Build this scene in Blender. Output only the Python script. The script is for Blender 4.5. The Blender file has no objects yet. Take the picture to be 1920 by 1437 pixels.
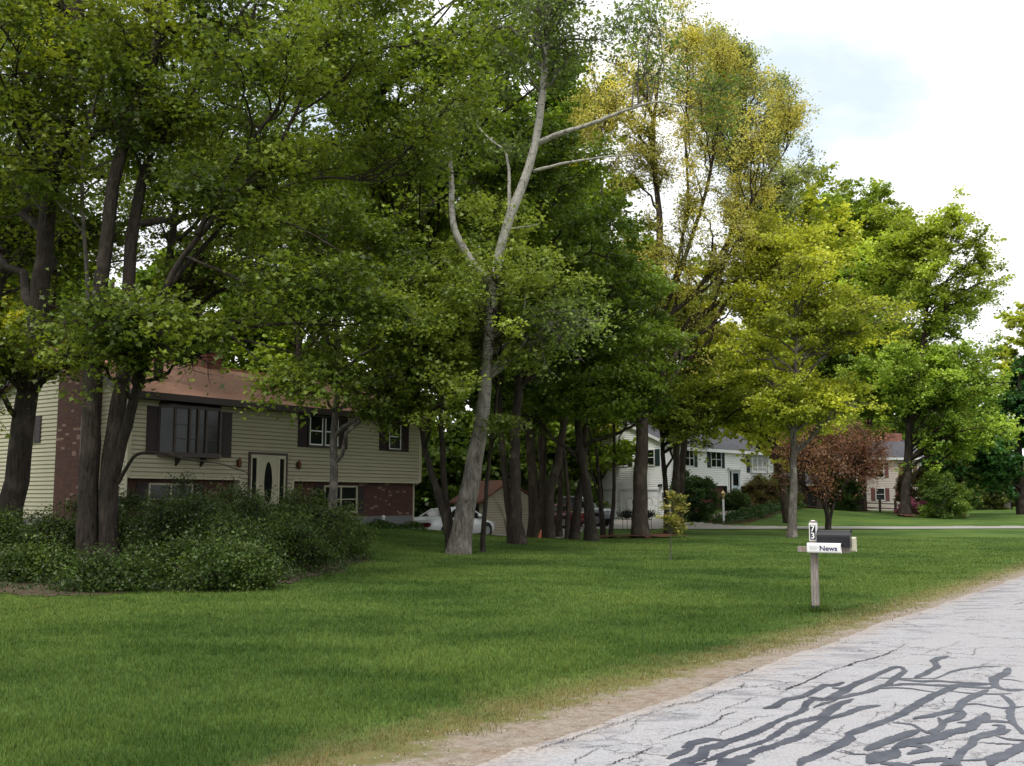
import bpy, math, numpy as np
from mathutils import Vector, Matrix
R = math.radians
S = bpy.context.scene
COL = S.collection
rng = np.random.default_rng(7)

# ------------------------------------------------------------------ camera
CAMZ = 1.7
F = 1920.0
PITCH = math.atan((935-718.5)/F)
cam_d = bpy.data.cameras.new('camera'); cam = bpy.data.objects.new('camera', cam_d); COL.objects.link(cam)
cam.location = (0, 0, CAMZ); cam.rotation_euler = (math.pi/2+PITCH, 0, 0)
cam_d.sensor_width = 36; cam_d.lens = 36*F/1920; cam_d.clip_end = 5000; cam_d.clip_start = .1
S.camera = cam
CP, SP = math.cos(PITCH), math.sin(PITCH)

def ray(px, py):
    a = (px-960)/F; b = (718.5-py)/F
    return np.array([a, CP - b*SP, SP + b*CP])
def at(px, py, Y):
    r = ray(px, py); return np.array([0, 0, CAMZ]) + r*(Y/r[1])

# ------------------------------------------------------------------ terrain
E0 = np.array([.15, 7.3]); U = np.array([.5798, .8147]); N = np.array([-.8147, .5798])
def road_d(x, y): return (x-E0[0])*N[0] + (y-E0[1])*N[1]
def road_s(x, y): return (x-E0[0])*U[0] + (y-E0[1])*U[1]
def sm(t): t = np.clip(t, 0, 1); return t*t*(3-2*t)
ctrl = [(-11.6,30,.62),(-8,36,.6),(-3.8,41,.5),(-18,35,.9),(-20,20,.3),(-6,20,.12),(-8,15,.05),(-2,25,.1),(0,30,.08),
        (-2,38,.28),(-.6,42,.2),(1.5,46,-.08),(-2,47,-.08),(-4,50,-.1),(2,55,-.1),(6,60,.0),(11,60,0),(20,60,.02),(30,60,.05),
        (6,68,.15),(4,73,.2),(9,66,.12),(14,70,.75),(18,76,1.1),(16,68,.55),(22,80,1.0),(12,85,1.2),(24,70,.42),(29,75,.42),(38,75,.4),
        (35,95,.45),(45,95,.5),(50,110,.95),(60,120,1.4),(30,110,1.0),(0,100,1.2),(-30,60,1.2),(-50,40,1.2),(-30,100,2),(80,100,.6),(60,160,1.8),
        (0,180,2),(-80,150,3),(150,150,1),(5,20,0),(10,30,0),(20,45,0),(0,10,0),(-12,5,0),(-30,0,0),(12.2,46,0),(3.2,36,.08)]
cx = np.array(ctrl)
_c2 = 16.
def _phi(d2): return np.sqrt(d2+_c2)
_D = ((cx[:,None,:2]-cx[None,:,:2])**2).sum(-1)
_A = -_phi(_D) + np.eye(len(cx))*(-.0)
_n = len(cx)
_M = np.zeros((_n+1,_n+1)); _M[:_n,:_n] = _A; _M[:_n,_n] = 1; _M[_n,:_n] = 1
_w = np.linalg.solve(_M + np.diag([1e-3]*_n+[0]), np.append(cx[:,2], 0))
def H(x, y):
    x = np.asarray(x, float); y = np.asarray(y, float); sh = np.broadcast(x,y).shape
    x = np.broadcast_to(x,sh).ravel(); y = np.broadcast_to(y,sh).ravel()
    z = np.full(x.shape, _w[-1])
    for i in range(_n): z -= _w[i]*_phi((x-cx[i,0])**2+(y-cx[i,1])**2)
    far = sm((np.hypot(x, y-60)-150)/200); z = z*(1-far) + 2.*far
    z *= sm((road_d(x,y)-1.4)/6)
    return np.clip(z,-.4,4).reshape(sh)
def h1(x, y): return float(H(np.array([x]), np.array([y]))[0])
def G(px, py):
    r = ray(px, py); t = 5.
    for i in range(4000):
        p = np.array([0,0,CAMZ])+r*t
        if p[2] <= h1(p[0],p[1]): break
        t *= 1.004
        if t > 400: break
    return p

# ------------------------------------------------------------------ helpers
def tag(o, label=None, cat=None, group=None, kind=None):
    if label: o['label'] = label
    if cat: o['category'] = cat
    if group: o['group'] = group
    if kind: o['kind'] = kind
    return o
def empty(name, loc, rz=0, label=None, cat=None, group=None):
    o = bpy.data.objects.new(name, None); COL.objects.link(o)
    o.location = loc; o.rotation_euler = (0,0,rz); o.empty_display_size = .2
    return tag(o, label, cat, group)
def mesh_np(name, V, loops, starts, mat=None, parent=None, col=None, smooth=False):
    me = bpy.data.meshes.new(name)
    me.vertices.add(len(V)); me.vertices.foreach_set('co', np.ascontiguousarray(V, np.float32).ravel())
    me.loops.add(len(loops)); me.loops.foreach_set('vertex_index', np.ascontiguousarray(loops, np.int32))
    me.polygons.add(len(starts)); me.polygons.foreach_set('loop_start', np.ascontiguousarray(starts, np.int32))
    if smooth: me.polygons.foreach_set('use_smooth', np.ones(len(starts), bool))
    if col is not None:
        a = me.attributes.new('Col', 'FLOAT_COLOR', 'POINT')
        c = np.ones((len(V),4), np.float32); c[:,:3] = col; a.data.foreach_set('color', c.ravel())
    me.update(calc_edges=True)
    if mat: me.materials.append(mat)
    o = bpy.data.objects.new(name, me); COL.objects.link(o)
    if parent: o.parent = parent
    return o
def quads_obj(name, V, Q, mat, parent=None, col=None, smooth=False):
    Q = np.asarray(Q, np.int32); k = Q.shape[1]
    return mesh_np(name, V, Q.ravel(), np.arange(len(Q))*k, mat, parent, col, smooth)
class MB:
    def __init__(s): s.v = []; s.f = []; s.cuts = []
    def add(s, vs, fs):
        b = len(s.v); s.cuts.append((b, len(s.f))); s.v += [tuple(map(float,p)) for p in vs]; s.f += [tuple(b+i for i in f) for f in fs]; return s
    def pieces(s, name, mat, parent):          # every added shape becomes an object of its own
        for i,(a,b) in enumerate(s.cuts):
            a2,b2 = s.cuts[i+1] if i+1 < len(s.cuts) else (len(s.v), len(s.f))
            m = MB(); m.v = s.v[a:a2]; m.f = [tuple(k-a for k in f) for f in s.f[b:b2]]; m.build(name, mat, parent)
    def box(s, x0,x1,y0,y1,z0,z1, fn=None):
        vs = [(x,y,z) for z in (z0,z1) for y in (y0,y1) for x in (x0,x1)]
        if fn: vs = [fn(*p) for p in vs]
        return s.add(vs, [(0,2,3,1),(4,5,7,6),(0,1,5,4),(2,6,7,3),(0,4,6,2),(1,3,7,5)])
    def prism(s, pts, d0, d1, fn):         # pts in (a,b), extruded along third
        n = len(pts); vs = [fn(a,b,d0) for a,b in pts]+[fn(a,b,d1) for a,b in pts]
        return s.add(vs, [tuple(range(n))[::-1], tuple(range(n,2*n))]+[(i,(i+1)%n,n+(i+1)%n,n+i) for i in range(n)])
    def tube(s, pts, rad, k=8, cap=True):
        pts = [Vector(p) for p in pts]; n = len(pts)
        rad = rad if hasattr(rad,'__len__') else [rad]*n
        vs = []
        for i,p in enumerate(pts):
            t = (pts[min(i+1,n-1)]-pts[max(i-1,0)]).normalized()
            ref = Vector((0,0,1)) if abs(t.z) < .9 else Vector((1,0,0))
            u = t.cross(ref).normalized(); w = t.cross(u)
            for j in range(k):
                a = 2*math.pi*j/k; vs.append(p+(u*math.cos(a)+w*math.sin(a))*rad[i])
        fs = [(i*k+j, i*k+(j+1)%k, (i+1)*k+(j+1)%k, (i+1)*k+j) for i in range(n-1) for j in range(k)]
        if cap: fs += [tuple(range(k))[::-1], tuple((n-1)*k+j for j in range(k))]
        return s.add(vs, fs)
    def lathe(s, c, prof, k=12):
        return s.tube([(c[0],c[1],c[2]+z) for r,z in prof], [max(r,.0005) for r,z in prof], k)
    def build(s, name, mat, parent=None, smooth=False, bevel=0):
        me = bpy.data.meshes.new(name); me.from_pydata(s.v, [], s.f); me.update()
        if smooth: me.polygons.foreach_set('use_smooth', [True]*len(me.polygons))
        me.materials.append(mat)
        o = bpy.data.objects.new(name, me); COL.objects.link(o)
        if parent: o.parent = parent
        if bevel:
            m = o.modifiers.new('bevel','BEVEL'); m.width = bevel; m.segments = 2; m.limit_method = 'ANGLE'
        return o

# ------------------------------------------------------------------ materials
def new_mat(name):
    m = bpy.data.materials.new(name); m.use_nodes = True; nt = m.node_tree; nt.nodes.clear()
    out = nt.nodes.new('ShaderNodeOutputMaterial'); return m, nt, out
class NT:
    def __init__(s, nt): s.nt = nt
    def n(s, t, **kw):
        x = s.nt.nodes.new('ShaderNode'+t)
        for k,v in kw.items(): setattr(x,k,v)
        return x
    def L(s, a, b): s.nt.links.new(a, b)
    def pos(s, scale=(1,1,1), rot=(0,0,0), coord='Object'):
        tc = s.n('TexCoord'); mp = s.n('Mapping'); mp.inputs['Scale'].default_value = scale; mp.inputs['Rotation'].default_value = rot
        s.L(tc.outputs[coord], mp.inputs['Vector']); return mp.outputs[0]
    def noise(s, vec, scale, detail=4, rough=.55, dist=0):
        x = s.n('TexNoise'); x.inputs['Scale'].default_value = scale; x.inputs['Detail'].default_value = detail
        x.inputs['Roughness'].default_value = rough; x.inputs['Distortion'].default_value = dist
        if vec is not None: s.L(vec, x.inputs['Vector'])
        return x.outputs['Fac']
    def ramp(s, fac, stops, interp='LINEAR'):
        x = s.n('ValToRGB'); cr = x.color_ramp; cr.interpolation = interp
        while len(cr.elements) < len(stops): cr.elements.new(.5)
        for e,(p,c) in zip(cr.elements, stops):
            e.position = p; e.color = (*c,1) if hasattr(c,'__len__') else (c,c,c,1)
        s.L(fac, x.inputs[0]); return x.outputs[0]
    def mix(s, fac, a, b, mode='MIX'):
        x = s.n('Mix', data_type='RGBA', blend_type=mode)
        for i,v in ((0,fac),(6,a),(7,b)):
            if hasattr(v,'links') or hasattr(v,'is_linked'): s.L(v, x.inputs[i])
            elif i == 0: x.inputs[0].default_value = v
            else: x.inputs[i].default_value = (*v,1) if hasattr(v,'__len__') else (v,v,v,1)
        return x.outputs[2]
    def math(s, op, a, b=None, clamp=False):
        x = s.n('Math', operation=op, use_clamp=clamp)
        for i,v in ((0,a),(1,b)):
            if v is None: continue
            if hasattr(v,'is_linked'): s.L(v, x.inputs[i])
            else: x.inputs[i].default_value = v
        return x.outputs[0]
    def bump(s, h, strength=.5, dist=.02):
        x = s.n('Bump'); x.inputs['Strength'].default_value = strength; x.inputs['Distance'].default_value = dist
        s.L(h, x.inputs['Height']); return x.outputs[0]
    def pbsdf(s, out, col, rough=.7, metal=0, normal=None, spec=.5, coat=0):
        b = s.n('BsdfPrincipled')
        if hasattr(col,'is_linked'): s.L(col, b.inputs['Base Color'])
        else: b.inputs['Base Color'].default_value = (*col,1)
        if hasattr(rough,'is_linked'): s.L(rough, b.inputs['Roughness'])
        else: b.inputs['Roughness'].default_value = rough
        b.inputs['Metallic'].default_value = metal; b.inputs['Specular IOR Level'].default_value = spec
        b.inputs['Coat Weight'].default_value = coat
        if normal is not None: s.L(normal, b.inputs['Normal'])
        s.L(b.outputs[0], out.inputs[0]); return b
def plain(name, col, rough=.6, metal=0, var=.18, nscale=6, spec=.4, coat=0, bump=.1, streak=False):
    m, nt, out = new_mat(name); t = NT(nt)
    v = t.pos((1,1,.25) if streak else (1,1,1))
    f = t.noise(v, nscale, 5, .6)
    c = t.mix(f, tuple(x*(1-var) for x in col), tuple(min(1,x*(1+var)) for x in col))
    t.pbsdf(out, c, rough, metal, t.bump(t.noise(v, nscale*8, 3), bump, .01), spec, coat); return m
M = {}
M['trim_white'] = plain('white_trim', (.74,.76,.77), .5)
M['trim_cream'] = plain('cream_trim', (.45,.42,.31), .6)
M['siding_cream'] = plain('cream_siding', (.37,.345,.25), .6, nscale=1.2, var=.1, streak=True)
M['siding_white'] = plain('white_siding', (.88,.90,.91), .55, nscale=1.0, var=.07, streak=True)
M['siding_pink'] = plain('beige_siding', (.60,.53,.49), .6, nscale=1.0, var=.08, streak=True)
M['siding_red'] = plain('red_boards', (.36,.05,.035), .6, nscale=2)
M['shutter_dark'] = plain('maroon_brown_shutter', (.022,.012,.014), .5)
M['shutter_green'] = plain('dark_green_shutter', (.015,.035,.038), .5)
M['shutter_red'] = plain('red_shutter', (.14,.04,.038), .5)
M['frame_dark'] = plain('dark_bronze_frame', (.03,.02,.018), .4)
M['concrete'] = plain('concrete', (.16,.16,.17), .9, nscale=3, bump=.3)
M['door_cream'] = plain('cream_door', (.40,.38,.28), .45, var=.06)
M['door_blue'] = plain('pale_blue_door', (.42,.52,.56), .45, var=.06)
M['black_metal'] = plain('black_metal', (.010,.010,.014), .38, nscale=9, var=.4)
M['iron'] = plain('wrought_iron', (.02,.02,.02), .5)
M['lamp_metal'] = plain('copper_lantern', (.12,.05,.03), .4, .6)
M['brass'] = plain('brass_lantern', (.55,.42,.22), .35, .8)
M['mulch'] = plain('red_bark_mulch', (.105,.036,.02), .95, nscale=25, var=.6, bump=1)
M['litter'] = plain('leaf_litter', (.085,.062,.038), .95, nscale=20, var=.6, bump=1)
M['tyre'] = plain('tyre_rubber', (.012,.012,.013), .8)
M['rim'] = plain('alloy_rim', (.4,.4,.42), .3, .8)
M['paint_white'] = plain('white_car_paint', (.66,.70,.72), .25, var=.03, coat=.6, bump=0)
M['paint_red'] = plain('dark_red_car_paint', (.12,.01,.02), .25, var=.05, coat=.6, bump=0)
M['paint_grey'] = plain('silver_grey_car_paint', (.28,.30,.32), .3, .4, var=.05, coat=.6, bump=0)
M['tail'] = plain('red_tail_lamp', (.16,.008,.018), .25, spec=.6, bump=0)
M['orange'] = plain('orange_plastic', (.5,.16,.07), .5)
M['amber'] = plain('amber_lens', (.7,.2,.05), .3, bump=0)
M['trimblack'] = plain('black_plastic', (.02,.02,.022), .6)
M['plaque'] = plain('black_plaque', (.012,.012,.018), .4, bump=0)
M['ink_white'] = plain('white_lettering', (.8,.8,.8), .5, bump=0, var=.02)
M['ink_blue'] = plain('navy_lettering', (.015,.02,.10), .5, bump=0, var=.02)
M['ink_grey'] = plain('faded_grey_print', (.38,.42,.48), .6, bump=0, var=.05)
M['tube_white'] = plain('white_plastic', (.76,.75,.76), .4, var=.05, nscale=8)
M['tube_cream'] = plain('cream_plastic', (.55,.53,.42), .5, var=.1)
M['wood_rail'] = plain('old_brown_rail', (.10,.06,.045), .85, nscale=8, var=.4)
M['stone'] = plain('path_stone', (.28,.24,.20), .9, nscale=4, var=.3)
M['pebble'] = plain('grey_pebble', (.30,.27,.24), .9, nscale=30, var=.5)
M['yellow'] = plain('flower_yellow',(.75,.55,.06),.7)
M['curtain'] = plain('grey_curtain', (.16,.15,.13), .8, nscale=10, var=.3)

def glass_mat():
    m, nt, out = new_mat('dark_window_glass'); t = NT(nt)
    v = t.pos((.8,.8,.8)); f = t.noise(v, 1.5, 3)
    c = t.mix(f, (.004,.005,.005), (.018,.022,.02))
    t.pbsdf(out, c, .08, 0, t.bump(t.noise(v, 3, 2), .08, .01), .3); return m
M['glass'] = glass_mat()
def brick_mat(name, c1, c2, mortar, light=None, s=1.):
    m, nt, out = new_mat(name); t = NT(nt)
    tc = t.n('TexCoord'); sx = t.n('SeparateXYZ'); t.L(tc.outputs['Object'], sx.inputs[0])
    cb = t.n('CombineXYZ'); t.L(t.math('ADD', sx.outputs[0], sx.outputs[1]), cb.inputs[0]); t.L(sx.outputs[2], cb.inputs[1])
    b = t.n('TexBrick'); b.inputs['Scale'].default_value = s
    b.inputs['Brick Width'].default_value = .21; b.inputs['Row Height'].default_value = .072; b.inputs['Mortar Size'].default_value = .006
    b.inputs['Color1'].default_value = (*c1,1); b.inputs['Color2'].default_value = (*c2,1); b.inputs['Mortar'].default_value = (*mortar,1)
    t.L(cb.outputs[0], b.inputs['Vector']); col = b.outputs['Color']
    if light:
        mp = t.n('Mapping'); mp.inputs['Scale'].default_value = (1/.21,1/.072,1); t.L(cb.outputs[0], mp.inputs[0])
        fl = t.n('VectorMath', operation='FLOOR'); t.L(mp.outputs[0], fl.inputs[0])
        wn = t.n('TexWhiteNoise', noise_dimensions='2D'); t.L(fl.outputs[0], wn.inputs['Vector'])
        g = t.noise(cb.outputs[0], 1.7, 2)
        f = t.math('GREATER_THAN', t.math('ADD', wn.outputs['Value'], t.math('MULTIPLY', g, .3)), 1.09)
        col = t.mix(f, col, light)
    col = t.mix(t.noise(cb.outputs[0], 9, 4), col, t.mix(.5, col, (.01,.008,.008)))
    t.pbsdf(out, col, .9, 0, t.bump(b.outputs['Fac'], -.4, .01)); return m
M['brick_dark'] = brick_mat('dark_red_brick', (.075,.028,.021), (.125,.042,.03), (.06,.048,.043), (.26,.17,.13))
M['brick_red'] = brick_mat('red_brick', (.30,.10,.075), (.38,.15,.11), (.30,.22,.2))
M['brick_front'] = brick_mat('front_brick', (.13,.04,.035), (.19,.06,.05), (.09,.07,.06))
def roof_mat(name, a, b_):
    m, nt, out = new_mat(name); t = NT(nt)
    v = t.pos((1,1,1)); br = t.n('TexBrick'); br.inputs['Scale'].default_value = 1
    br.inputs['Brick Width'].default_value = .3; br.inputs['Row Height'].default_value = .14; br.inputs['Mortar Size'].default_value = .006
    br.inputs['Color1'].default_value = (*a,1); br.inputs['Color2'].default_value = (*b_,1); br.inputs['Mortar'].default_value = (*[x*.5 for x in a],1)
    t.L(v, br.inputs['Vector'])
    c = t.mix(t.noise(v, 1.1, 5), br.outputs['Color'], t.mix(.4, br.outputs['Color'], tuple(x*.45 for x in a)))
    t.pbsdf(out, c, .95, 0, t.bump(t.noise(v, 60, 2), .5, .01)); return m
M['roof_pink'] = roof_mat('salmon_shingles', (.56,.30,.21), (.47,.26,.185))
M['roof_grey'] = roof_mat('slate_grey_shingles', (.075,.078,.095), (.11,.11,.13))
M['roof_brown'] = roof_mat('rust_brown_shingles', (.17,.07,.045), (.12,.055,.04))
def bark_mat(name, c1, c2, c3=None, kind='maple'):
    m, nt, out = new_mat(name); t = NT(nt)
    v = t.pos((1,1,.16) if kind=='maple' else (1,1,1)); f = t.noise(v if kind=='maple' else t.pos((1,1,.3)), 22 if kind=='maple' else 13, 6, .68, .6)
    c = t.ramp(f, [(.3, c1), (.62, c2)])
    l = t.noise(t.pos((1,1,.6)), 3.2, 5)
    c = t.mix(t.ramp(l, [(.52,0),(.68,1)]), c, c3 or tuple(min(1,x*1.7) for x in c2))
    if kind == 'birch':
        bands = t.noise(t.pos((1,1,5)), 3.5, 4, .6)
        pale = t.mix(t.ramp(bands, [(.30,(.035,.033,.03)),(.42,(.62,.60,.55)),(1,(.74,.72,.66))]), (0,0,0), (0,0,0)); 
        pale = t.ramp(bands, [(.30,(.05,.045,.04)),(.42,(.38,.37,.33)),(1,(.50,.48,.44))])
        g = t.n('SeparateXYZ'); tc = t.n('TexCoord'); t.L(tc.outputs['Object'], g.inputs[0])
        hf = t.math('ADD', t.math('MULTIPLY', g.outputs[2], .3), t.math('MULTIPLY', t.noise(t.pos((1,1,.3)), 3, 4), 1.6))
        pale = t.mix(t.ramp(t.noise(t.pos((1,1,.35)), 9, 6, .7), [(.50,0),(.62,.75)]), pale, (.13,.12,.105))
        c = t.mix(t.math('MULTIPLY', t.math('SUBTRACT', hf, 1.7), .8, True), c, pale)
    t.pbsdf(out, c, .95, 0, t.bump(f, 1., .05), .15); return m
M['bark'] = bark_mat('grey_brown_bark', (.013,.0105,.009), (.05,.041,.034), (.075,.062,.052))
M['bark_far'] = bark_mat('brown_bark', (.022,.017,.014), (.075,.060,.047), (.10,.085,.068))
M['twig'] = bark_mat('pale_twig_bark', (.06,.055,.05), (.19,.18,.16))
M['bark_birch'] = bark_mat('pale_birch_bark', (.03,.026,.023), (.21,.19,.17), (.27,.25,.225), 'birch')
M['bark_pale'] = bark_mat('grey_flaky_bark', (.05,.045,.04), (.17,.155,.14))
def leaf_mat(name='leaf', trans=.42):
    m, nt, out = new_mat(name); t = NT(nt)
    a = t.n('Attribute'); a.attribute_name = 'Col'
    d = t.n('BsdfDiffuse'); tr = t.n('BsdfTranslucent'); g = t.n('BsdfGlossy'); g.inputs['Roughness'].default_value = .5
    t.L(a.outputs['Color'], d.inputs[0])
    tc = t.mix(1.0, a.outputs['Color'], (1.25,1.2,.6), 'MULTIPLY'); t.L(tc, tr.inputs[0])
    m1 = t.n('MixShader'); m1.inputs[0].default_value = trans; t.L(d.outputs[0], m1.inputs[1]); t.L(tr.outputs[0], m1.inputs[2])
    m2 = t.n('MixShader'); m2.inputs[0].default_value = .03; t.L(m1.outputs[0], m2.inputs[1]); t.L(g.outputs[0], m2.inputs[2])
    t.L(m2.outputs[0], out.inputs[0]); return m
M['leaf'] = leaf_mat()
M['petal'] = leaf_mat('petal', .3)

def lawn_group():
    g = bpy.data.node_groups.new('lawn_colour', 'ShaderNodeTree'); t = NT(g)
    g.interface.new_socket('Color', in_out='OUTPUT', socket_type='NodeSocketColor')
    o = g.nodes.new('NodeGroupOutput')
    v = t.pos((1,1,0)); 
    big = t.noise(v, .16, 5, .6); mid = t.noise(t.pos((.65,1.2,0), (0,0,.15)), .6, 6, .7); fine = t.noise(v, 7, 4)
    c = t.mix(t.ramp(mid, [(.40,0),(.56,1)]), (.055,.108,.022), (.108,.178,.042))
    c = t.mix(t.ramp(big, [(.36,.45),(.5,0)]), c, (.030,.068,.016)); c = t.mix(t.ramp(big, [(.48,0),(.62,.75)]), c, (.145,.215,.048))  # soft tree shade and lighter gaps put into the lawn colour as broad noise patches
    c = t.mix(t.ramp(t.noise(v, .9, 5, .7), [(.62,0),(.8,.75)]), c, (.20,.23,.07))
    c = t.mix(t.ramp(fine, [(.3,.0),(.75,.5)]), c, (.03,.055,.015))
    t.L(c, o.inputs[0]); return g
LG = lawn_group()
def verge_nodes(t):
    tc = t.n('TexCoord'); sx = t.n('SeparateXYZ'); t.L(tc.outputs['Object'], sx.inputs[0])
    d = t.math('ADD', t.math('ADD', t.math('MULTIPLY', sx.outputs[0], float(N[0])), t.math('MULTIPLY', sx.outputs[1], float(N[1]))), float(-(E0@N)))
    n1 = t.noise(t.pos((1,1,0)), 1.9, 8, .75); d = t.math('ADD', d, t.math('MULTIPLY', t.math('SUBTRACT', n1, .5), 1.7))
    return d
def lawn_mat(blade=False):
    m, nt, out = new_mat('lawn_blades' if blade else 'lawn_ground'); t = NT(nt)
    g = t.n('Group'); g.node_tree = LG; col = g.outputs[0]
    d = verge_nodes(t)
    tc0 = t.n('TexCoord'); sx0 = t.n('SeparateXYZ'); t.L(tc0.outputs['Object'], sx0.inputs[0])
    s_ = t.math('ADD', t.math('ADD', t.math('MULTIPLY', sx0.outputs[0], float(U[0])), t.math('MULTIPLY', sx0.outputs[1], float(U[1]))), float(-(E0@U)))
    d = t.math('SUBTRACT', d, t.math('MULTIPLY', t.math('MULTIPLY', t.math('SUBTRACT', 6.0, s_), .2, True), .32))
    n2 = t.noise(t.pos((1,1,0)), 14, 5, .7)
    dry = t.ramp(n2, [(.3,(.15,.13,.05)),(.5,(.22,.19,.085)),(.7,(.28,.17,.10))])
    drymix = t.ramp(d, [(.62,1),(1.0,0)])
    # ramp positions clip at 1, so scale the distance first
    drymix = t.math('SUBTRACT', 1.0, t.math('MULTIPLY', t.math('SUBTRACT', d, .45), 1.5, True), True)
    col = t.mix(t.math('MULTIPLY', drymix, .7), col, dry)
    if blade:
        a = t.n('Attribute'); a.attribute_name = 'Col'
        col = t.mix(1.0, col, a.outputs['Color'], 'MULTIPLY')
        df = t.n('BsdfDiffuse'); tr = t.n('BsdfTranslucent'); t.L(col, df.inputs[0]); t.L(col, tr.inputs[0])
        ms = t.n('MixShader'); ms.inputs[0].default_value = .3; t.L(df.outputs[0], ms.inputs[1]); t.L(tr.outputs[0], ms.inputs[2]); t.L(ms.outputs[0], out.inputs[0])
    else:
        dirt = t.ramp(t.noise(t.pos((1,1,0)), 9, 8, .75), [(.3,(.15,.115,.085)),(.48,(.29,.24,.195)),(.72,(.40,.36,.315))])
        dm = t.math('SUBTRACT', 1.0, t.math('MULTIPLY', t.math('SUBTRACT', d, .10), 3.4, True), True)
        onr = t.math('GREATER_THAN', d, -9.0)
        grit = t.noise(t.pos((1,1,0)), 55, 3, .8)
        dirt = t.mix(t.ramp(grit, [(.58,0),(.66,.8)]), dirt, (.50,.46,.42)); dirt = t.mix(t.ramp(grit, [(.33,.7),(.42,0)]), dirt, (.12,.085,.06))
        dirt = t.mix(t.ramp(t.noise(t.pos((1,1,0)), 2.2, 6, .7), [(.5,0),(.66,.4)]), dirt, (.26,.17,.11))
        col = t.mix(t.math('MULTIPLY', dm, onr), col, dirt)
        t.pbsdf(out, col, .95, 0, t.bump(t.noise(t.pos((1,1,0)), 30, 4, .7), .9, .04), .1)
    return m
M['lawn'] = lawn_mat(); M['blade'] = lawn_mat(True)
def road_mat():
    m, nt, out = new_mat('bleached_asphalt'); t = NT(nt)
    v = t.pos((1,1,1)); rot = math.atan2(U[1],U[0])
    sp = t.noise(v, 70, 3, .7); md = t.noise(v, 1.3, 6, .65); st = t.noise(t.pos((.12,1.6,1), (0,0,-rot)), 1.2, 5, .6)
    c = t.ramp(sp, [(.3,(.20,.20,.215)),(.5,(.325,.325,.345)),(.7,(.43,.43,.45))])
    c = t.mix(t.ramp(md, [(.35,0),(.7,.28)]), c, (.36,.33,.32))
    c = t.mix(t.ramp(st, [(.52,0),(.75,.3)]), c, (.25,.24,.26))
    # fine crazing: warped voronoi cell borders
    nz = t.n('TexNoise'); nz.inputs['Scale'].default_value = 2.3; nz.inputs['Detail'].default_value = 6; nz.inputs['Roughness'].default_value=.7; t.L(v, nz.inputs['Vector'])
    wv = t.n('VectorMath', operation='MULTIPLY_ADD'); t.L(nz.outputs['Color'], wv.inputs[0]); wv.inputs[1].default_value = (.75,.75,0); 
    mp = t.pos((.55,1.15,0), (0,0,-rot)); t.L(mp, wv.inputs[2])
    vo = t.n('TexVoronoi', feature='DISTANCE_TO_EDGE'); vo.inputs['Scale'].default_value = 1.25; t.L(wv.outputs[0], vo.inputs['Vector'])
    gate = t.ramp(t.noise(v, .9, 3), [(.40,0),(.50,1)])
    ck = t.math('MULTIPLY', t.ramp(vo.outputs['Distance'], [(.0,1),(.009,0)]), gate)
    vo2 = t.n('TexVoronoi', feature='DISTANCE_TO_EDGE'); vo2.inputs['Scale'].default_value = 4.2; t.L(wv.outputs[0], vo2.inputs['Vector'])
    g2 = t.ramp(t.noise(v, 1.7, 3), [(.46,0),(.55,1)])
    ck2 = t.math('MULTIPLY', t.math('MULTIPLY', t.ramp(vo2.outputs['Distance'], [(.0,1),(.016,0)]), g2), .55)
    ckk = t.math('MAXIMUM', ck, ck2)
    c = t.mix(ckk, c, (.05,.045,.05))
    # dirt at the broken edge
    tc = t.n('TexCoord'); sx = t.n('SeparateXYZ'); t.L(tc.outputs['Object'], sx.inputs[0])
    d = t.math('ADD', t.math('ADD', t.math('MULTIPLY', sx.outputs[0], float(N[0])), t.math('MULTIPLY', sx.outputs[1], float(N[1]))), float(-(E0@N)))
    dd = t.math('ADD', d, t.math('MULTIPLY', t.noise(v, 3, 6, .7), .9))
    ed = t.math('MULTIPLY', t.math('SUBTRACT', dd, .12), 2.2, True)
    c = t.mix(t.math('MULTIPLY', ed, .75), c, t.ramp(t.noise(v, 25, 4), [(.3,(.12,.10,.095)),(.6,(.42,.35,.29))]))
    band = t.math('MULTIPLY', t.math('MULTIPLY', t.math('ADD', d, 1.0), 2., True), t.math('MULTIPLY', t.math('SUBTRACT', .05, d), 5., True))
    stn = t.ramp(t.noise(t.pos((.5,1.4,1), (0,0,-rot)), 2.4, 7, .7), [(.50,0),(.62,1)])
    c = t.mix(t.math('MULTIPLY', t.math('MULTIPLY', band, stn), .6), c, (.10,.10,.12))
    hh = t.math('SUBTRACT', t.math('MULTIPLY', sp, .25), ckk)
    t.pbsdf(out, c, .9, 0, t.bump(hh, .6, .012), .25); return m
M['road'] = road_mat()
def seal_mat():
    m, nt, out = new_mat('tar_crack_sealant'); t = NT(nt); v = t.pos()
    c = t.ramp(t.noise(v, 4, 5), [(.35,(.030,.035,.060)),(.65,(.070,.076,.102))])
    c = t.mix(t.ramp(t.noise(v, 45, 4, .7), [(.62,0),(.8,.5)]), c, (.35,.34,.34))
    t.pbsdf(out, c, .42, 0, t.bump(t.noise(v, 25, 4), .25, .01), .5); return m
M['seal'] = seal_mat()
M['crack'] = plain('open_crack', (.022,.02,.024), .95, nscale=30, var=.4)
M['drive'] = plain('driveway_asphalt', (.30,.285,.27), .95, nscale=8, var=.22, bump=.5)
M['path'] = plain('path_gravel', (.26,.22,.19), .95, nscale=10, var=.3)
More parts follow.
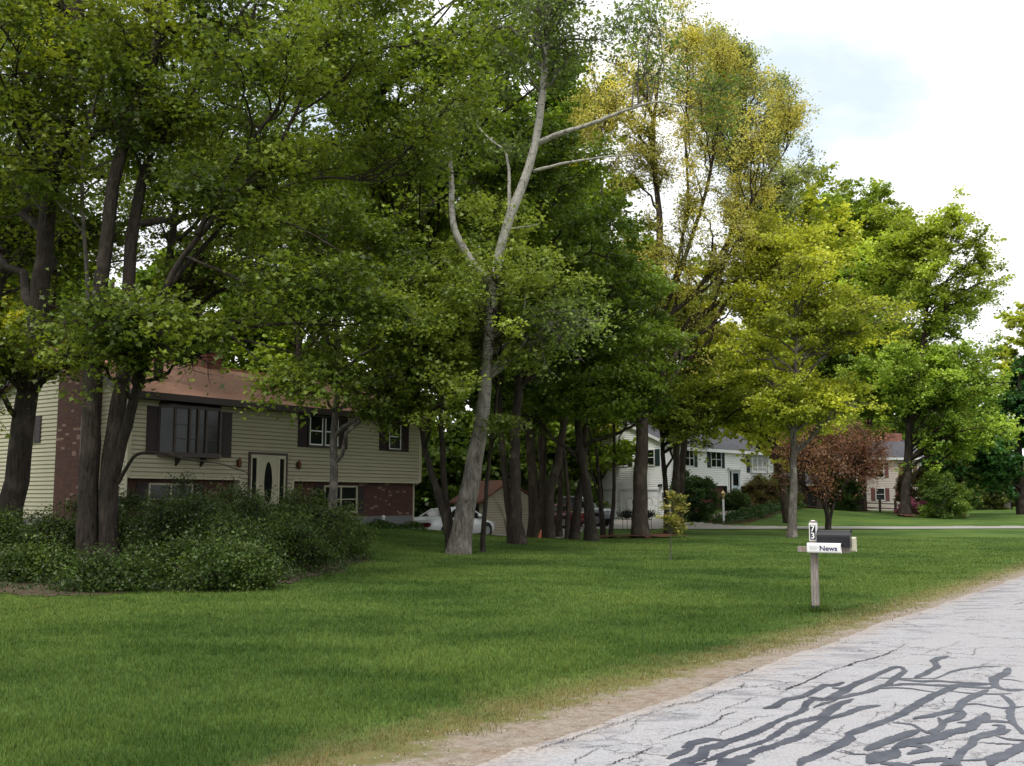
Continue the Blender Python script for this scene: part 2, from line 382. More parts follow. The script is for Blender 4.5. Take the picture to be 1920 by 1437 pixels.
def wood_mat():
    m, nt, out = new_mat('weathered_post_wood'); t = NT(nt)
    v = t.pos((1,1,.07)); f = t.noise(v, 60, 6, .7, .4)
    c = t.ramp(f, [(.3,(.09,.075,.065)),(.55,(.27,.24,.225)),(.75,(.38,.35,.33))])
    g = t.noise(t.pos((1,1,.5)), 9, 3); c = t.mix(t.ramp(g, [(.5,0),(.7,.6)]), c, (.30,.22,.15))
    t.pbsdf(out, c, .9, 0, t.bump(f, .8, .006), .2); return m
M['wood'] = wood_mat()

# ------------------------------------------------------------------ ground sheets
def axis(a, b, step, far, grow=1.25):
    mid = list(np.arange(a, b+1e-6, step)); lo=[]; x=a; s=step
    while x > -far: s*=grow; x-=s; lo.append(x)
    hi=[]; x=mid[-1]; s=step
    while x < far: s*=grow; x+=s; hi.append(x)
    return np.array(lo[::-1]+mid+hi)
def grid_obj(name, xs, ys, zf, mat):
    X, Y = np.meshgrid(xs, ys); Z = zf(X, Y); V = np.stack([X,Y,Z],-1).reshape(-1,3)
    nx, ny = len(xs), len(ys); i = np.arange(nx-1)[None,:]+np.arange(ny-1)[:,None]*nx
    Q = np.stack([i,i+1,i+nx+1,i+nx],-1).reshape(-1,4)
    return quads_obj(name, V, Q, mat, smooth=True)
g = grid_obj('ground', axis(-45,70,.75,2500), axis(0,125,.75,2500), H, M['lawn']); tag(g, kind='structure')

def fbm1(s, seed, sc=1.):
    r = np.random.default_rng(seed); z = 0
    for k,(f,a) in enumerate([(.35,1),(.9,.5),(2.3,.3),(5.5,.2),(12,.12),(27,.07)]):
        z = z + a*np.sin(s*f*sc*2+r.uniform(0,6.28))*np.cos(s*f*sc*1.3+r.uniform(0,6.28))
    return z
ss = np.concatenate([np.arange(-30,40,.06), np.arange(40,400,1.)])
# wild: ragged road edge
dl = np.where(np.abs(ss)<60, .06*fbm1(ss,3,1.2), 0)
cols = []
for k,dv in enumerate([0,-1.5,-3.25,-5.,-6.6]):
    d = dv + (dl if k==0 else 0)
    cols.append(np.stack([E0[0]+U[0]*ss+N[0]*d, E0[1]+U[1]*ss+N[1]*d, np.full(ss.shape,.012 if k else .004)],-1))
V = np.stack(cols,1).reshape(-1,3); nr = len(ss); i = np.arange(nr-1)[:,None]*5+np.arange(4)[None,:]
Q = np.stack([i,i+1,i+6,i+5],-1).reshape(-1,4)
road = quads_obj('road', V, Q[:, ::-1], M['road'], smooth=True); tag(road, kind='structure')
V2 = V.copy()

def gpx(px, py):          # where a pixel's ray meets the flat road
    r = ray(px,py); t = (CAMZ-.012)/-r[2]; return np.array([r[0]*t, r[1]*t])
def ribbon_list(lines, conv, wid, seed, zbase, dz, mat, name, rough=.25, ends=.2):
    r = np.random.default_rng(seed); VV=[]; QQ=[]; b=0
    for li,(pl, w) in enumerate(lines):
        w = w*(.72 if w>.1 else .84 if w>.06 else .78 if w>.03 else .45)
        p = np.array([gpx(*conv(x,y)) for x,y in pl])
        seg = np.r_[0, np.cumsum(np.hypot(*np.diff(p,axis=0).T))]; n = max(6, int(seg[-1]/.012))
        q = np.linspace(0, seg[-1], n); P = np.stack([np.interp(q,seg,p[:,0]), np.interp(q,seg,p[:,1])],-1)
        for _ in range(3 if w>.03 else 0): P[1:-1] = (P[:-2]+2*P[1:-1]+P[2:])/4
        for _ in range(6 if w>.03 else 1): P[1:-1] = (P[:-2]+2*P[1:-1]+P[2:])/4
        T = np.gradient(P,axis=0); T /= np.linalg.norm(T,axis=1)[:,None]+1e-9; Nn = np.stack([-T[:,1],T[:,0]],-1)
        if w < .03: P = P + Nn*(r.normal(0,.008,n)[:,None]+ .02*fbm1(q*4, int(r.integers(1e6)))[:,None])
        wl = w/2*(1+rough*1.3*fbm1(q*2.2, int(r.integers(1e6)))+r.normal(0,.04,n)+.10*np.sin(q*60+li)*np.sin(q*23+2*li)+.07*np.sin(q*140)); wr = w/2*(1+rough*1.3*fbm1(q*2.2, int(r.integers(1e6)))+r.normal(0,.04,n)+.10*np.sin(q*55+2*li)*np.sin(q*31+li)+.07*np.sin(q*155))
        hf = (.72+1.0*T[:,0]**2) if w>.025 else 1.; wl=wl*hf; wr=wr*hf
        tp = np.clip(np.minimum(q, seg[-1]-q)/ends+.12, 0, 1)**.6
        wl = np.maximum(wl,w*.12)*tp; wr = np.maximum(wr,w*.12)*tp
        z = zbase + li*dz + np.linspace(0, dz*.6, n)
        A = np.c_[P+Nn*wl[:,None], z]; B = np.c_[P-Nn*wr[:,None], z]
        VV.append(np.stack([A,B],1).reshape(-1,3)); k = np.arange(n-1)*2+b; QQ.append(np.stack([k,k+1,k+3,k+2],-1)); b += 2*n
    return quads_obj(name, np.concatenate(VV), np.concatenate(QQ), mat)
cA = lambda x,y:(1240+x/5.333,1200+y/5.333)
cB = lambda x,y:(1560+x/5.333,1200+y/5.333)
cC = lambda x,y:(1000+x/2.087,1100+y/2.087)
fA = lambda L: [cA(*p) for p in L]; fB = lambda L: [cB(*p) for p in L]; fC = lambda L: [cC(*p) for p in L]
seal = [
 (fA([(215,1080),(330,1035),(480,995),(620,1003)]),.09),(fA([(70,1190),(170,1150),(270,1100),(330,1060)]),.10),
 (fA([(80,1264),(180,1235),(260,1205),(400,1160),(430,1080),(560,1060),(700,1010),(900,950),(1000,900),(1100,850),(1200,790),(1330,740),(1420,690),(1440,630),(1500,595),(1650,590),(1800,530),(1920,450)]),.12),
 (fA([(420,1220),(560,1170),(700,1110),(900,1060),(1050,1010),(1180,930),(1290,850),(1370,820),(1600,770),(1700,690),(1800,630),(1920,590)]),.10),
 (fA([(640,1264),(760,1190),(900,1150),(1000,1100),(1140,1060),(1250,1020),(1400,970),(1480,900),(1560,850),(1640,790),(1800,750),(1920,730)]),.10),
 (fA([(1020,685),(1130,670),(1250,600),(1400,570),(1520,510),(1640,450),(1720,455),(1820,420)]),.085),
 (fA([(1140,688),(1300,695),(1340,700)]),.03),(fA([(1450,570),(1550,580),(1650,590)]),.05),(fA([(1520,680),(1620,640),(1760,600)]),.06),
 (fA([(1380,1264),(1430,1210),(1560,1160),(1700,1090),(1790,1030),(1870,970),(1850,940),(1920,910)]),.11),(fA([(1780,1105),(1920,1140)]),.035),
 (fA([(600,1275),(760,1225),(900,1200)]),.2),(fA([(60,1290),(250,1262),(450,1235)]),.09),
 (fB([(0,480),(130,490),(230,430),(380,380),(480,330),(610,280),(680,270),(725,310),(660,370),(600,410),(560,450),(480,470),(400,510),(280,540),(150,560),(0,600)]),.10),
 (fB([(0,785),(150,740),(300,680),(480,655)]),.07),
 (fB([(0,1100),(100,1040),(190,980),(150,950),(250,910),(450,850),(600,790),(750,700),(900,610),(1030,540),(1180,490),(1250,460),(1420,450),(1600,440)]),.095),
 (fB([(440,380),(600,385),(760,390),(900,385),(1030,390),(1200,320),(1300,295),(1500,270),(1700,265)]),.05),
 (fB([(830,380),(950,320),(1060,270),(1010,215),(1060,185),(1160,165)]),.11),
 (fB([(480,490),(620,480),(800,490),(900,510),(1050,530)]),.06),
 (fB([(560,460),(750,445),(900,450),(1000,460),(1200,465),(1400,475),(1560,485),(1640,470)]),.075),
 (fB([(660,400),(780,410),(900,420),(1050,410),(1250,430),(1560,440),(1620,440)]),.07),
 (fB([(1770,280),(1740,330),(1620,390),(1610,450),(1660,490),(1780,510),(1920,500)]),.12),
 (fB([(1680,395),(1800,400),(1920,425)]),.05),
 (fB([(820,795),(1000,775),(1100,745),(1260,700),(1330,610),(1440,560),(1560,500)]),.08),
 (fB([(1180,515),(1350,535),(1480,540),(1650,545),(1800,540)]),.045),
 (fB([(1690,548),(1760,600),(1795,660),(1770,720),(1790,790),(1840,860)]),.12),
 (fB([(1320,650),(1440,640),(1600,670),(1720,690),(1920,670)]),.06),
 (fB([(1060,780),(1100,840),(1060,900),(970,940),(880,900),(800,850),(600,830)]),.08),
 (fB([(1130,830),(1260,780),(1320,730),(1290,700)]),.10),
 (fB([(340,1110),(450,1060),(600,1000),(760,950),(880,900)]),.10),
 (fB([(600,1090),(750,1020),(900,1000),(1050,960),(1200,920),(1400,890),(1450,830),(1550,780),(1540,730)]),.12),
 (fB([(1250,830),(1400,820),(1600,810),(1800,830),(1860,880),(1920,950)]),.07),
 (fB([(60,1110),(200,1140),(350,1155),(480,1160)]),.035),(fB([(370,1240),(500,1170),(600,1150),(650,1100)]),.15),
 (fB([(640,1060),(800,1060),(900,1070),(980,1090),(860,1120),(760,1150)]),.08),
 (fB([(790,1245),(950,1210),(1150,1200),(1240,1220),(1280,1130),(1380,1050),(1430,980),(1580,940),(1700,930),(1780,900)]),.11),
 (fB([(1100,990),(1300,1000),(1400,1000)]),.03),(fB([(1450,1020),(1650,1035),(1850,1040)]),.035),
 (fB([(1590,1264),(1640,1200),(1800,1140),(1920,1060),(2050,1000)]),.13),(fB([(1230,1215),(1450,1205),(1600,1190)]),.05),
 (fB([(1600,860),(1720,860),(1660,910),(1540,950)]),.06),(fB([(1620,960),(1750,1000),(1920,1010),(2050,1030)]),.06),
 (fB([(480,1240),(700,1260),(900,1290)]),.10),(fB([(1100,1264),(1240,1220),(1300,1280)]),.14),
]
idn = lambda x,y:(x,y)
so = ribbon_list(seal, idn, None, 5, .0135, .0001, M['seal'], 'crack_sealant', .35); so.parent = road
cr = [(fA([(0,1005),(100,965),(260,910),(400,875),(480,840),(560,800),(640,755),(780,715)]),.022),
 (fA([(600,720),(640,690),(720,655),(830,620),(890,580),(950,562)]),.022),(fA([(950,562),(1180,550),(1260,505),(1330,460)]),.010),
 (fA([(1260,500),(1400,430),(1520,380),(1650,330),(1750,290),(1920,245)])+fB([(150,260),(250,225),(400,190),(470,175),(560,130),(630,90),(700,60),(760,35)]),.026),
 (fA([(0,690),(100,640),(250,620),(370,610),(450,575),(540,545),(700,500),(790,480),(820,415)]),.013),
 (fA([(180,525),(300,500),(400,480),(500,430),(600,415)]),.013),(fA([(460,380),(720,380),(830,340),(900,310),(950,280)]),.022),
 (fA([(570,975),(600,920),(700,880),(800,850),(860,805),(950,770),(1060,772),(1150,750)]),.010),(fA([(240,830),(250,760),(290,710),(350,695)]),.009),
 (fB([(900,150),(1030,100),(1170,60),(1290,10)]),.014),
 (fC([(0,640),(130,600),(300,545),(440,500),(560,455)]),.013),(fC([(270,700),(400,660),(470,625)]),.024),(fC([(160,700),(180,670),(260,630)]),.013),
 (fC([(430,510),(380,560),(290,590),(350,605)]),.010),(fC([(560,760),(420,790),(300,800)]),.012),
 (fB([(640,620),(600,690)]),.012),(fB([(450,720),(360,820),(340,850)]),.014),(fB([(130,840),(60,880),(0,950)]),.014),
 (fB([(1100,570),(1080,600),(1110,660),(1060,690)]),.010),(fB([(1560,60),(1450,90),(1380,160)]),.010),(fB([(1850,210),(1700,150)]),.010),
 (fC([(1920,60),(1880,72)]),.03),(fC([(1780,20),(1840,10),(1900,20)]),.012)]
co = ribbon_list(cr, idn, None, 9, .0125, .00002, M['crack'], 'surface_crack', .7, .15); co.parent = road

def drape(name, outline, mat, dz=.02, step=.25, seed=0, ragged=.15, mound=0, parent=None):
    """sheet that follows the ground inside a closed outline (world x,y)"""
    o = np.array(outline, float); r = np.random.default_rng(seed)
    a = o.min(0)-.4; b = o.max(0)+.4; xs = np.arange(a[0],b[0],step); ys = np.arange(a[1],b[1],step)
    X,Y = np.meshgrid(xs,ys)
    Xw = X+ragged*np.sin(Y*2.1+1)+ragged*.6*np.sin(Y*5.3+X*2); Yw = Y+ragged*np.sin(X*2.3)+ragged*.6*np.sin(X*4.7+Y*3)
    ins = np.zeros(X.shape,bool); j = len(o)-1
    for i in range(len(o)):
        c = ((o[i,1]>Yw)!=(o[j,1]>Yw)) & (Xw < (o[j,0]-o[i,0])*(Yw-o[i,1])/(o[j,1]-o[i,1]+1e-12)+o[i,0]); ins ^= c; j = i
    cm=o.mean(0); rr=(o.max(0)-o.min(0))/2; Z = H(X,Y)+dz+mound*np.clip(1-((X-cm[0])/rr[0])**2-((Y-cm[1])/rr[1])**2,0,1); nx=len(xs); cell = ins[:-1,:-1]&ins[1:,:-1]&ins[:-1,1:]&ins[1:,1:]
    yi,xi = np.nonzero(cell); q = yi*nx+xi; Q = np.stack([q,q+1,q+nx+1,q+nx],-1)
    used, inv = np.unique(Q, return_inverse=True)
    V = np.stack([X,Y,Z],-1).reshape(-1,3)[used]
    return quads_obj(name, V, inv.reshape(-1,4), mat, parent, smooth=True)
def circ(c, r, ry=None, n=20): return [(c[0]+r*math.cos(a), c[1]+(ry or r)*math.sin(a)) for a in np.linspace(0,2*math.pi,n,endpoint=False)]
dw = drape('driveway', [(9.5,57.5),(14,57.6),(40,57.6),(40,61.2),(16,61.0),(13.5,62),(11,67.6),(4,73.5),(0,71),(1,61),(5,58)], M['drive'], .03, .4, 1, .05); tag(dw, kind='structure')
dw = drape('driveway', [(-9,46),(-2,44.6),(2.2,45),(3.0,50),(4,56.5),(5,58.3),(2,60),(-3,52),(-9,52)], M['drive'], .03, .4, 1, .05); tag(dw, kind='structure')
tag(drape('leaf_litter_ground', [(-9.5,17.1),(-7,17.4),(-4.9,18.4),(-3.8,21),(-3.6,26),(-5.2,29),(-14,27.5),(-24,24),(-24,16.6),(-14,16.8)], M['litter'], .012, .2, 1, .2), kind='structure')

# ------------------------------------------------------------------ grass blades
def blades():
    n = 720000; r = np.random.default_rng(11)
    Y = 5.5*np.exp(r.uniform(0, math.log(46/5.5), n)); X = r.uniform(-1,1,n)*(Y*.62+1.5)
    d = road_d(X,Y); s = road_s(X,Y); nz = .35*fbm1(s,21,1.3)+.1*r.normal(0,1,n)
    near = sm((6.-s)/5)*.35
    n2d = .16*np.sin(X*5.1+Y*2.3)*np.sin(Y*6.7-X*1.9)+.12*np.sin(X*13+1)*np.sin(Y*11.3+X*4)
    keep = (d > .16+near+nz*.5+n2d) & ((d > .95+near+nz*.6) | (r.random(n)<np.clip((d-.0)*.9+n2d*2,.08,.85)))
    house = (((X+11.6)*-.816+(Y-31)*.578)>-.3)&(Y>30)&(X<-3.4); keep &= ~house
    o = np.array([(-9.5,17.2),(-7,17.5),(-4.9,18.4),(-3.8,21),(-3.6,26),(-5.2,29),(-14,27.5),(-24,24),(-24,16.7),(-14,16.9)]); ins=np.zeros(n,bool); j=len(o)-1
    Xw = X+.2*np.sin(Y*2.1+1)+.15*np.sin(Y*7); Yw = Y+.2*np.sin(X*2.3)+.12*np.sin(X*9)
    for i in range(len(o)):
        ins ^= ((o[i,1]>Yw)!=(o[j,1]>Yw))&(Xw<(o[j,0]-o[i,0])*(Yw-o[i,1])/(o[j,1]-o[i,1]+1e-12)+o[i,0]); j=i
    keep &= ~ins
    X,Y,d = X[keep],Y[keep],d[keep]; mb_ = gpx(1530,1145); X = np.r_[X, mb_[0]+r.normal(0,.09,900)]; Y = np.r_[Y, mb_[1]+r.normal(0,.09,900)]; d = np.r_[d, np.full(900,1.5)]; n=len(X); Z = H(X,Y)
    a = r.uniform(0,6.283,n); sc = np.clip(Y/9,.8,4)
    w = .0042*sc*r.uniform(.7,1.4,n); h = r.uniform(.03,.062,n)*np.where(d<1.3,.7,1.)*np.clip(1.2-Y/60,.5,1)
    tall = r.random(n)<.012; h[tall]*=1.9; h[-900:] *= 2.6
    lean = h*r.uniform(.1,.8,n); b = r.uniform(0,6.283,n)
    V = np.empty((n,3,3)); V[:,0] = np.stack([X-np.cos(a)*w,Y-np.sin(a)*w,Z-.01],-1); V[:,1] = np.stack([X+np.cos(a)*w,Y+np.sin(a)*w,Z-.01],-1)
    V[:,2] = np.stack([X+np.cos(b)*lean,Y+np.sin(b)*lean,Z+h],-1)
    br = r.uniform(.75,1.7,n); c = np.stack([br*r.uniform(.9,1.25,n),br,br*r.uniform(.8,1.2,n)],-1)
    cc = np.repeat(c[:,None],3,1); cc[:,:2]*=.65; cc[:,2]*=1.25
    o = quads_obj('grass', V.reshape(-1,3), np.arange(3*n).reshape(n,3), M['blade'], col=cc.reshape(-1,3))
    tag(o, 'short mown green grass blades covering the front lawn', 'grass', kind='stuff')
blades()
def pebbles():
    r = np.random.default_rng(12); n=2600; s = r.uniform(-4,25,n); d = np.abs(r.normal(0.15,.3,n))*1.0+.0; 
    X = E0[0]+U[0]*s+N[0]*d; Y = E0[1]+U[1]*s+N[1]*d; sz = r.uniform(.003,.010,n)*np.where(r.random(n)<.03,2,1)
    base = np.array([(1,0,0),(0,1,0),(-1,0,0),(0,-1,0),(0,0,.8)]); a = r.uniform(0,6.28,n)
    V = base[None]*sz[:,None,None]*r.uniform(.7,1.3,(n,5,1)); ca,sa=np.cos(a)[:,None],np.sin(a)[:,None]
    V = np.stack([V[...,0]*ca-V[...,1]*sa, V[...,0]*sa+V[...,1]*ca, V[...,2]],-1)+np.stack([X,Y,np.full(n,.01)],-1)[:,None]
    F = np.array([(0,1,4),(1,2,4),(2,3,4),(3,0,4)]); Q = (np.arange(n)*5)[:,None,None]+F[None]
    tag(quads_obj('gravel', V.reshape(-1,3), Q.reshape(-1,3), M['pebble']), 'loose small pebbles scattered along the dirt road edge', 'gravel', kind='stuff')
pebbles()

# ------------------------------------------------------------------ trees
def nrm(a): return a/(np.linalg.norm(a,axis=-1,keepdims=True)+1e-9)
def tubes_np(P, Rr, k):
    n,K,_ = P.shape; T = nrm(np.gradient(P,axis=1)); ref = np.where(np.abs(T[...,2:3])<.9, np.array([0,0,1.]), np.array([1.,0,0]))
    u = nrm(np.cross(T,ref)); w = np.cross(T,u); a = np.arange(k)*2*math.pi/k
    V = P[:,:,None]+(u[:,:,None]*np.cos(a)[None,None,:,None]+w[:,:,None]*np.sin(a)[None,None,:,None])*Rr[:,:,None,None]
    i = np.arange(K-1)[:,None]*k; j = np.arange(k)[None,:]; q = np.stack([i+j, i+(j+1)%k, i+k+(j+1)%k, i+k+j],-1).reshape(-1,4)
    Q = (np.arange(n)*K*k)[:,None,None]+q[None]
    return V.reshape(-1,3), Q.reshape(-1,4)
LEAF = {
 'maple': np.array([(0,-.5),(.22,-.18),(.55,-.12),(.26,.12),(0,.6),(-.26,.12),(-.55,-.12),(-.22,-.18)]),
 'oval': np.array([(0,-.5),(.3,-.05),(0,.55),(-.3,-.05)]),
 'clump': np.array([(0,-.5),(.4,-.25),(.45,.2),(0,.5),(-.42,.3),(-.4,-.2)]),
}
LC = np.array([2.0,1.8,1.25])
def leaves_np(P, size, shape, r, up=.9):
    n = len(P); L = LEAF[shape]; k = len(L)
    Nn = nrm(np.array([0,0,up])+r.normal(0,.55,(n,3))); A = nrm(np.cross(Nn, r.normal(0,1,(n,3)))); B = np.cross(Nn,A)
    s = size*r.uniform(.65,1.35,n)
    V = P[:,None]+(A[:,None]*L[None,:,0:1]+B[:,None]*L[None,:,1:2])*s[:,None,None]
    if k >= 6: V += Nn[:,None]*(np.abs(L[None,:,0:1])*-.35*s[:,None,None])
    return V.reshape(-1,3), k
def resample(p, n):
    p = np.array(p,float); s = np.r_[0,np.cumsum(np.linalg.norm(np.diff(p,axis=0),axis=1))]; q = np.linspace(0,s[-1],n)
    o = np.stack([np.interp(q,s,p[:,i]) for i in range(3)],-1)
    for _ in range(2): o[1:-1] = (o[:-2]+2*o[1:-1]+o[2:])/4
    return o
def tree(name, label, stems, crowns, bark='bark', leaf='maple', size=.12, cols=((.05,.10,.02),(.09,.14,.03)), nl=20, ns=9, nt=5, nleaf=40,
         seed=1, cat='tree', group=None, droop=.0, extra=None, flat=.36, tipcol=None, sub_len=.38, twig=.6, spread=.16, upl=.9, rise=.35, lc=LC, clear=()):
    r = np.random.default_rng(seed)
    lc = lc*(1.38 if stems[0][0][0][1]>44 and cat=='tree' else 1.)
    flat = max(flat,.85) if stems[0][0][0][1]>52 else flat
    base = np.array(stems[0][0][0],float); base[2] = h1(base[0],base[1]); root = empty(name, tuple(base), 0, label, cat, group)
    VV=[]; QQ=[]; b=0; MI=[]
    def addt(P,Rr,k,mi=1):
        nonlocal b
        v,q = tubes_np(P,Rr,k); MI.append(np.full(len(q),mi)); VV.append(v); QQ.append(q+b); b+=len(v)
    SP_=[]; SR=[]; ST=[]
    for si,(pts,r0,r1) in enumerate(stems):
        p = resample(pts, 26); n = len(p); dz = np.linspace(0,1,n)
        w = np.cumsum(r.normal(0,1,(n,3)),0); w -= w[0]+(w[-1]-w[0])*dz[:,None]; p = p + w*(r0 if r1 is not None else r0[0]*.6)*.10
        rad = (r0+(r1-r0)*dz**.85) if r1 is not None else np.interp(dz, np.linspace(0,1,len(r0)), r0); hgt = p[:,2]-base[2]
        if si==0 or pts[0][2] < base[2]+.6:
            rad = rad*(1+.45*np.exp(-np.maximum(hgt,0)/.35)); p[0,2] = min(p[0,2], h1(p[0,0],p[0,1])-.15)
        rad = rad*(1+r.normal(0,.02,n)); addt(p[None],rad[None],12 if rad[0]>.08 else 7, 0)
        SP_.append(p[1:]); SR.append(rad[1:]); ST.append(nrm(np.gradient(p,axis=0))[1:])
    SPc=np.concatenate(SP_); SRc=np.concatenate(SR); STc=np.concatenate(ST)
    # limbs toward targets in the crown
    wts = np.array([c[2] if len(c)>2 else 1. for c in crowns], float); wts/=wts.sum(); ci = r.choice(len(crowns), nl, p=wts)
    C = np.array([c[0] for c in crowns])[ci]; Ra = np.array([c[1] for c in crowns])[ci]
    D = nrm(r.normal(0,1,(nl,3))); T = C + D*Ra*(r.uniform(.45,1,nl)**.6)[:,None]
    att = np.empty(nl,int)
    for i in range(nl):
        df = T[i]-SPc; hd = np.hypot(df[:,0],df[:,1]); cost = np.linalg.norm(df,axis=1)+ 2.5*np.maximum(0, rise*hd-df[:,2]) + r.uniform(0,1.2,len(SPc))
        att[i] = np.argmin(cost)
    A0 = SPc[att]; ln = np.linalg.norm(T-A0,axis=1); mid = (A0+T)/2 + STc[att]*ln[:,None]*.18 + r.normal(0,.07,(nl,3))*ln[:,None]
    tt = np.linspace(0,1,9)[None,:,None]; P = A0[:,None]*(1-tt)**2+mid[:,None]*2*tt*(1-tt)+T[:,None]*tt**2
    P[:,1:-1] += r.normal(0,.022,(nl,7,3))*ln[:,None,None]
    lr = np.minimum(SRc[att]*.6, .014+ln*.016); Rr = lr[:,None]*(1-.8*np.linspace(0,1,9)[None])+.004
    addt(P,Rr,6)
    TL = nrm(np.gradient(P,axis=1)); lb = r.normal(0,.20,nl)
    # subs
    m = nl*ns; li = np.repeat(np.arange(nl),ns); t = r.uniform(.25,1,m); k = np.minimum((t*8).astype(int),7); fr = (t*8-k)[:,None]
    S0 = P[li,k]*(1-fr)+P[li,k+1]*fr; d0 = TL[li,k]; side = nrm(r.normal(0,1,(m,3))*np.array([1,1,flat])); dd = nrm(d0*.7+side*.95+np.array([0,0,.12-droop]))
    sl = np.clip(ln[li],1.2,6)*sub_len*r.uniform(.5,1.2,m)*(1.15-.5*t)
    q = np.linspace(0,1,5)[None,:,None]; PS = S0[:,None]+dd[:,None]*q*sl[:,None,None]; PS[:,1:] += r.normal(0,.04,(m,4,3))*sl[:,None,None]
    PS[...,2] += (-.10*sl[:,None]*(q[...,0]**2)) - droop*sl[:,None]*q[...,0]**2
    Rs = (np.minimum(lr[li]*.42,.026)*(1-.3*t))[:,None]*(1-.8*q[0,:,0][None])+.0025; addt(PS,Rs,4)
    TS = nrm(np.gradient(PS,axis=1))
    # twigs
    n2 = m*nt; si = np.repeat(np.arange(m),nt); t2 = r.uniform(.2,1,n2); k2 = np.minimum((t2*4).astype(int),3); f2=(t2*4-k2)[:,None]
    W0 = PS[si,k2]*(1-f2)+PS[si,k2+1]*f2; wd = nrm(TS[si,k2]*.7+nrm(r.normal(0,1,(n2,3))*np.array([1,1,flat]))*.95+np.array([0,0,-.05-droop]))
    wl = twig*r.uniform(.5,1.3,n2); PW = W0[:,None]+wd[:,None]*np.linspace(0,1,3)[None,:,None]*wl[:,None,None]
    PW[:,1:] += r.normal(0,.05,(n2,2,3))*wl[:,None,None]
    addt(PW, np.linspace(.006,.003,3)[None].repeat(n2,0)*max(1.,size/.12), 3)
    tr_ = mesh_np('trunk', np.concatenate(VV)-base, np.concatenate(QQ).ravel(), np.arange(sum(map(len,QQ)))*4, M[bark], root, smooth=True)
    tr_.data.materials.append(M['twig'] if bark=='bark_birch' else M[bark]); tr_.data.polygons.foreach_set('material_index', np.concatenate(MI).astype(np.int32))
    # leaves
    N3 = n2*nleaf; wi = np.repeat(np.arange(n2),nleaf); t3 = r.uniform(.1,1.15,N3)[:,None]
    PL = PW[wi,0]*(1-t3)+PW[wi,2]*t3 + r.normal(0,1,(N3,3))*np.array([spread,spread,spread*.45])
    for cc_,cr0 in clear:
        ok = np.linalg.norm((PL-cc_)*np.array([1,.35,1]),axis=1)>cr0; PL=PL[ok]; wi=wi[ok]
    N3 = len(PL)
    VL,kk = leaves_np(PL, size, leaf, r, upl)
    tw = r.normal(0,.13,n2); br = np.clip(1+lb[li[si[wi]]]+tw[wi]+r.normal(0,.13,N3), .45,1.8); mx = np.clip(.5+r.normal(0,.16,n2)[wi]*1.+r.normal(0,.2,N3)+lb[li[si[wi]]]*1.2,0,1)
    c0,c1 = np.array(cols[0]),np.array(cols[1]); c = (c0*(1-mx[:,None])+c1*mx[:,None])*br[:,None]
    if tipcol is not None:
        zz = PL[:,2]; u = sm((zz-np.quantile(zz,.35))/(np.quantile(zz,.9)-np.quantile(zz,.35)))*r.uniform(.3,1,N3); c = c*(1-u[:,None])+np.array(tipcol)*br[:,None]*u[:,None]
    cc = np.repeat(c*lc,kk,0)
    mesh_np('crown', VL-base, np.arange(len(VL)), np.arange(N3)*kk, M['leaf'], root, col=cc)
    return root
def st(pts, r0, r1):     # stem given as (px,py,Y) samples; first point sits on the ground
    return ([at(*p) for p in pts], r0, r1)
def cr_(px,py,Y,rx,rz,ry=None,w=1.): return (at(px,py,Y), np.array([rx, ry or rx, rz]), w)

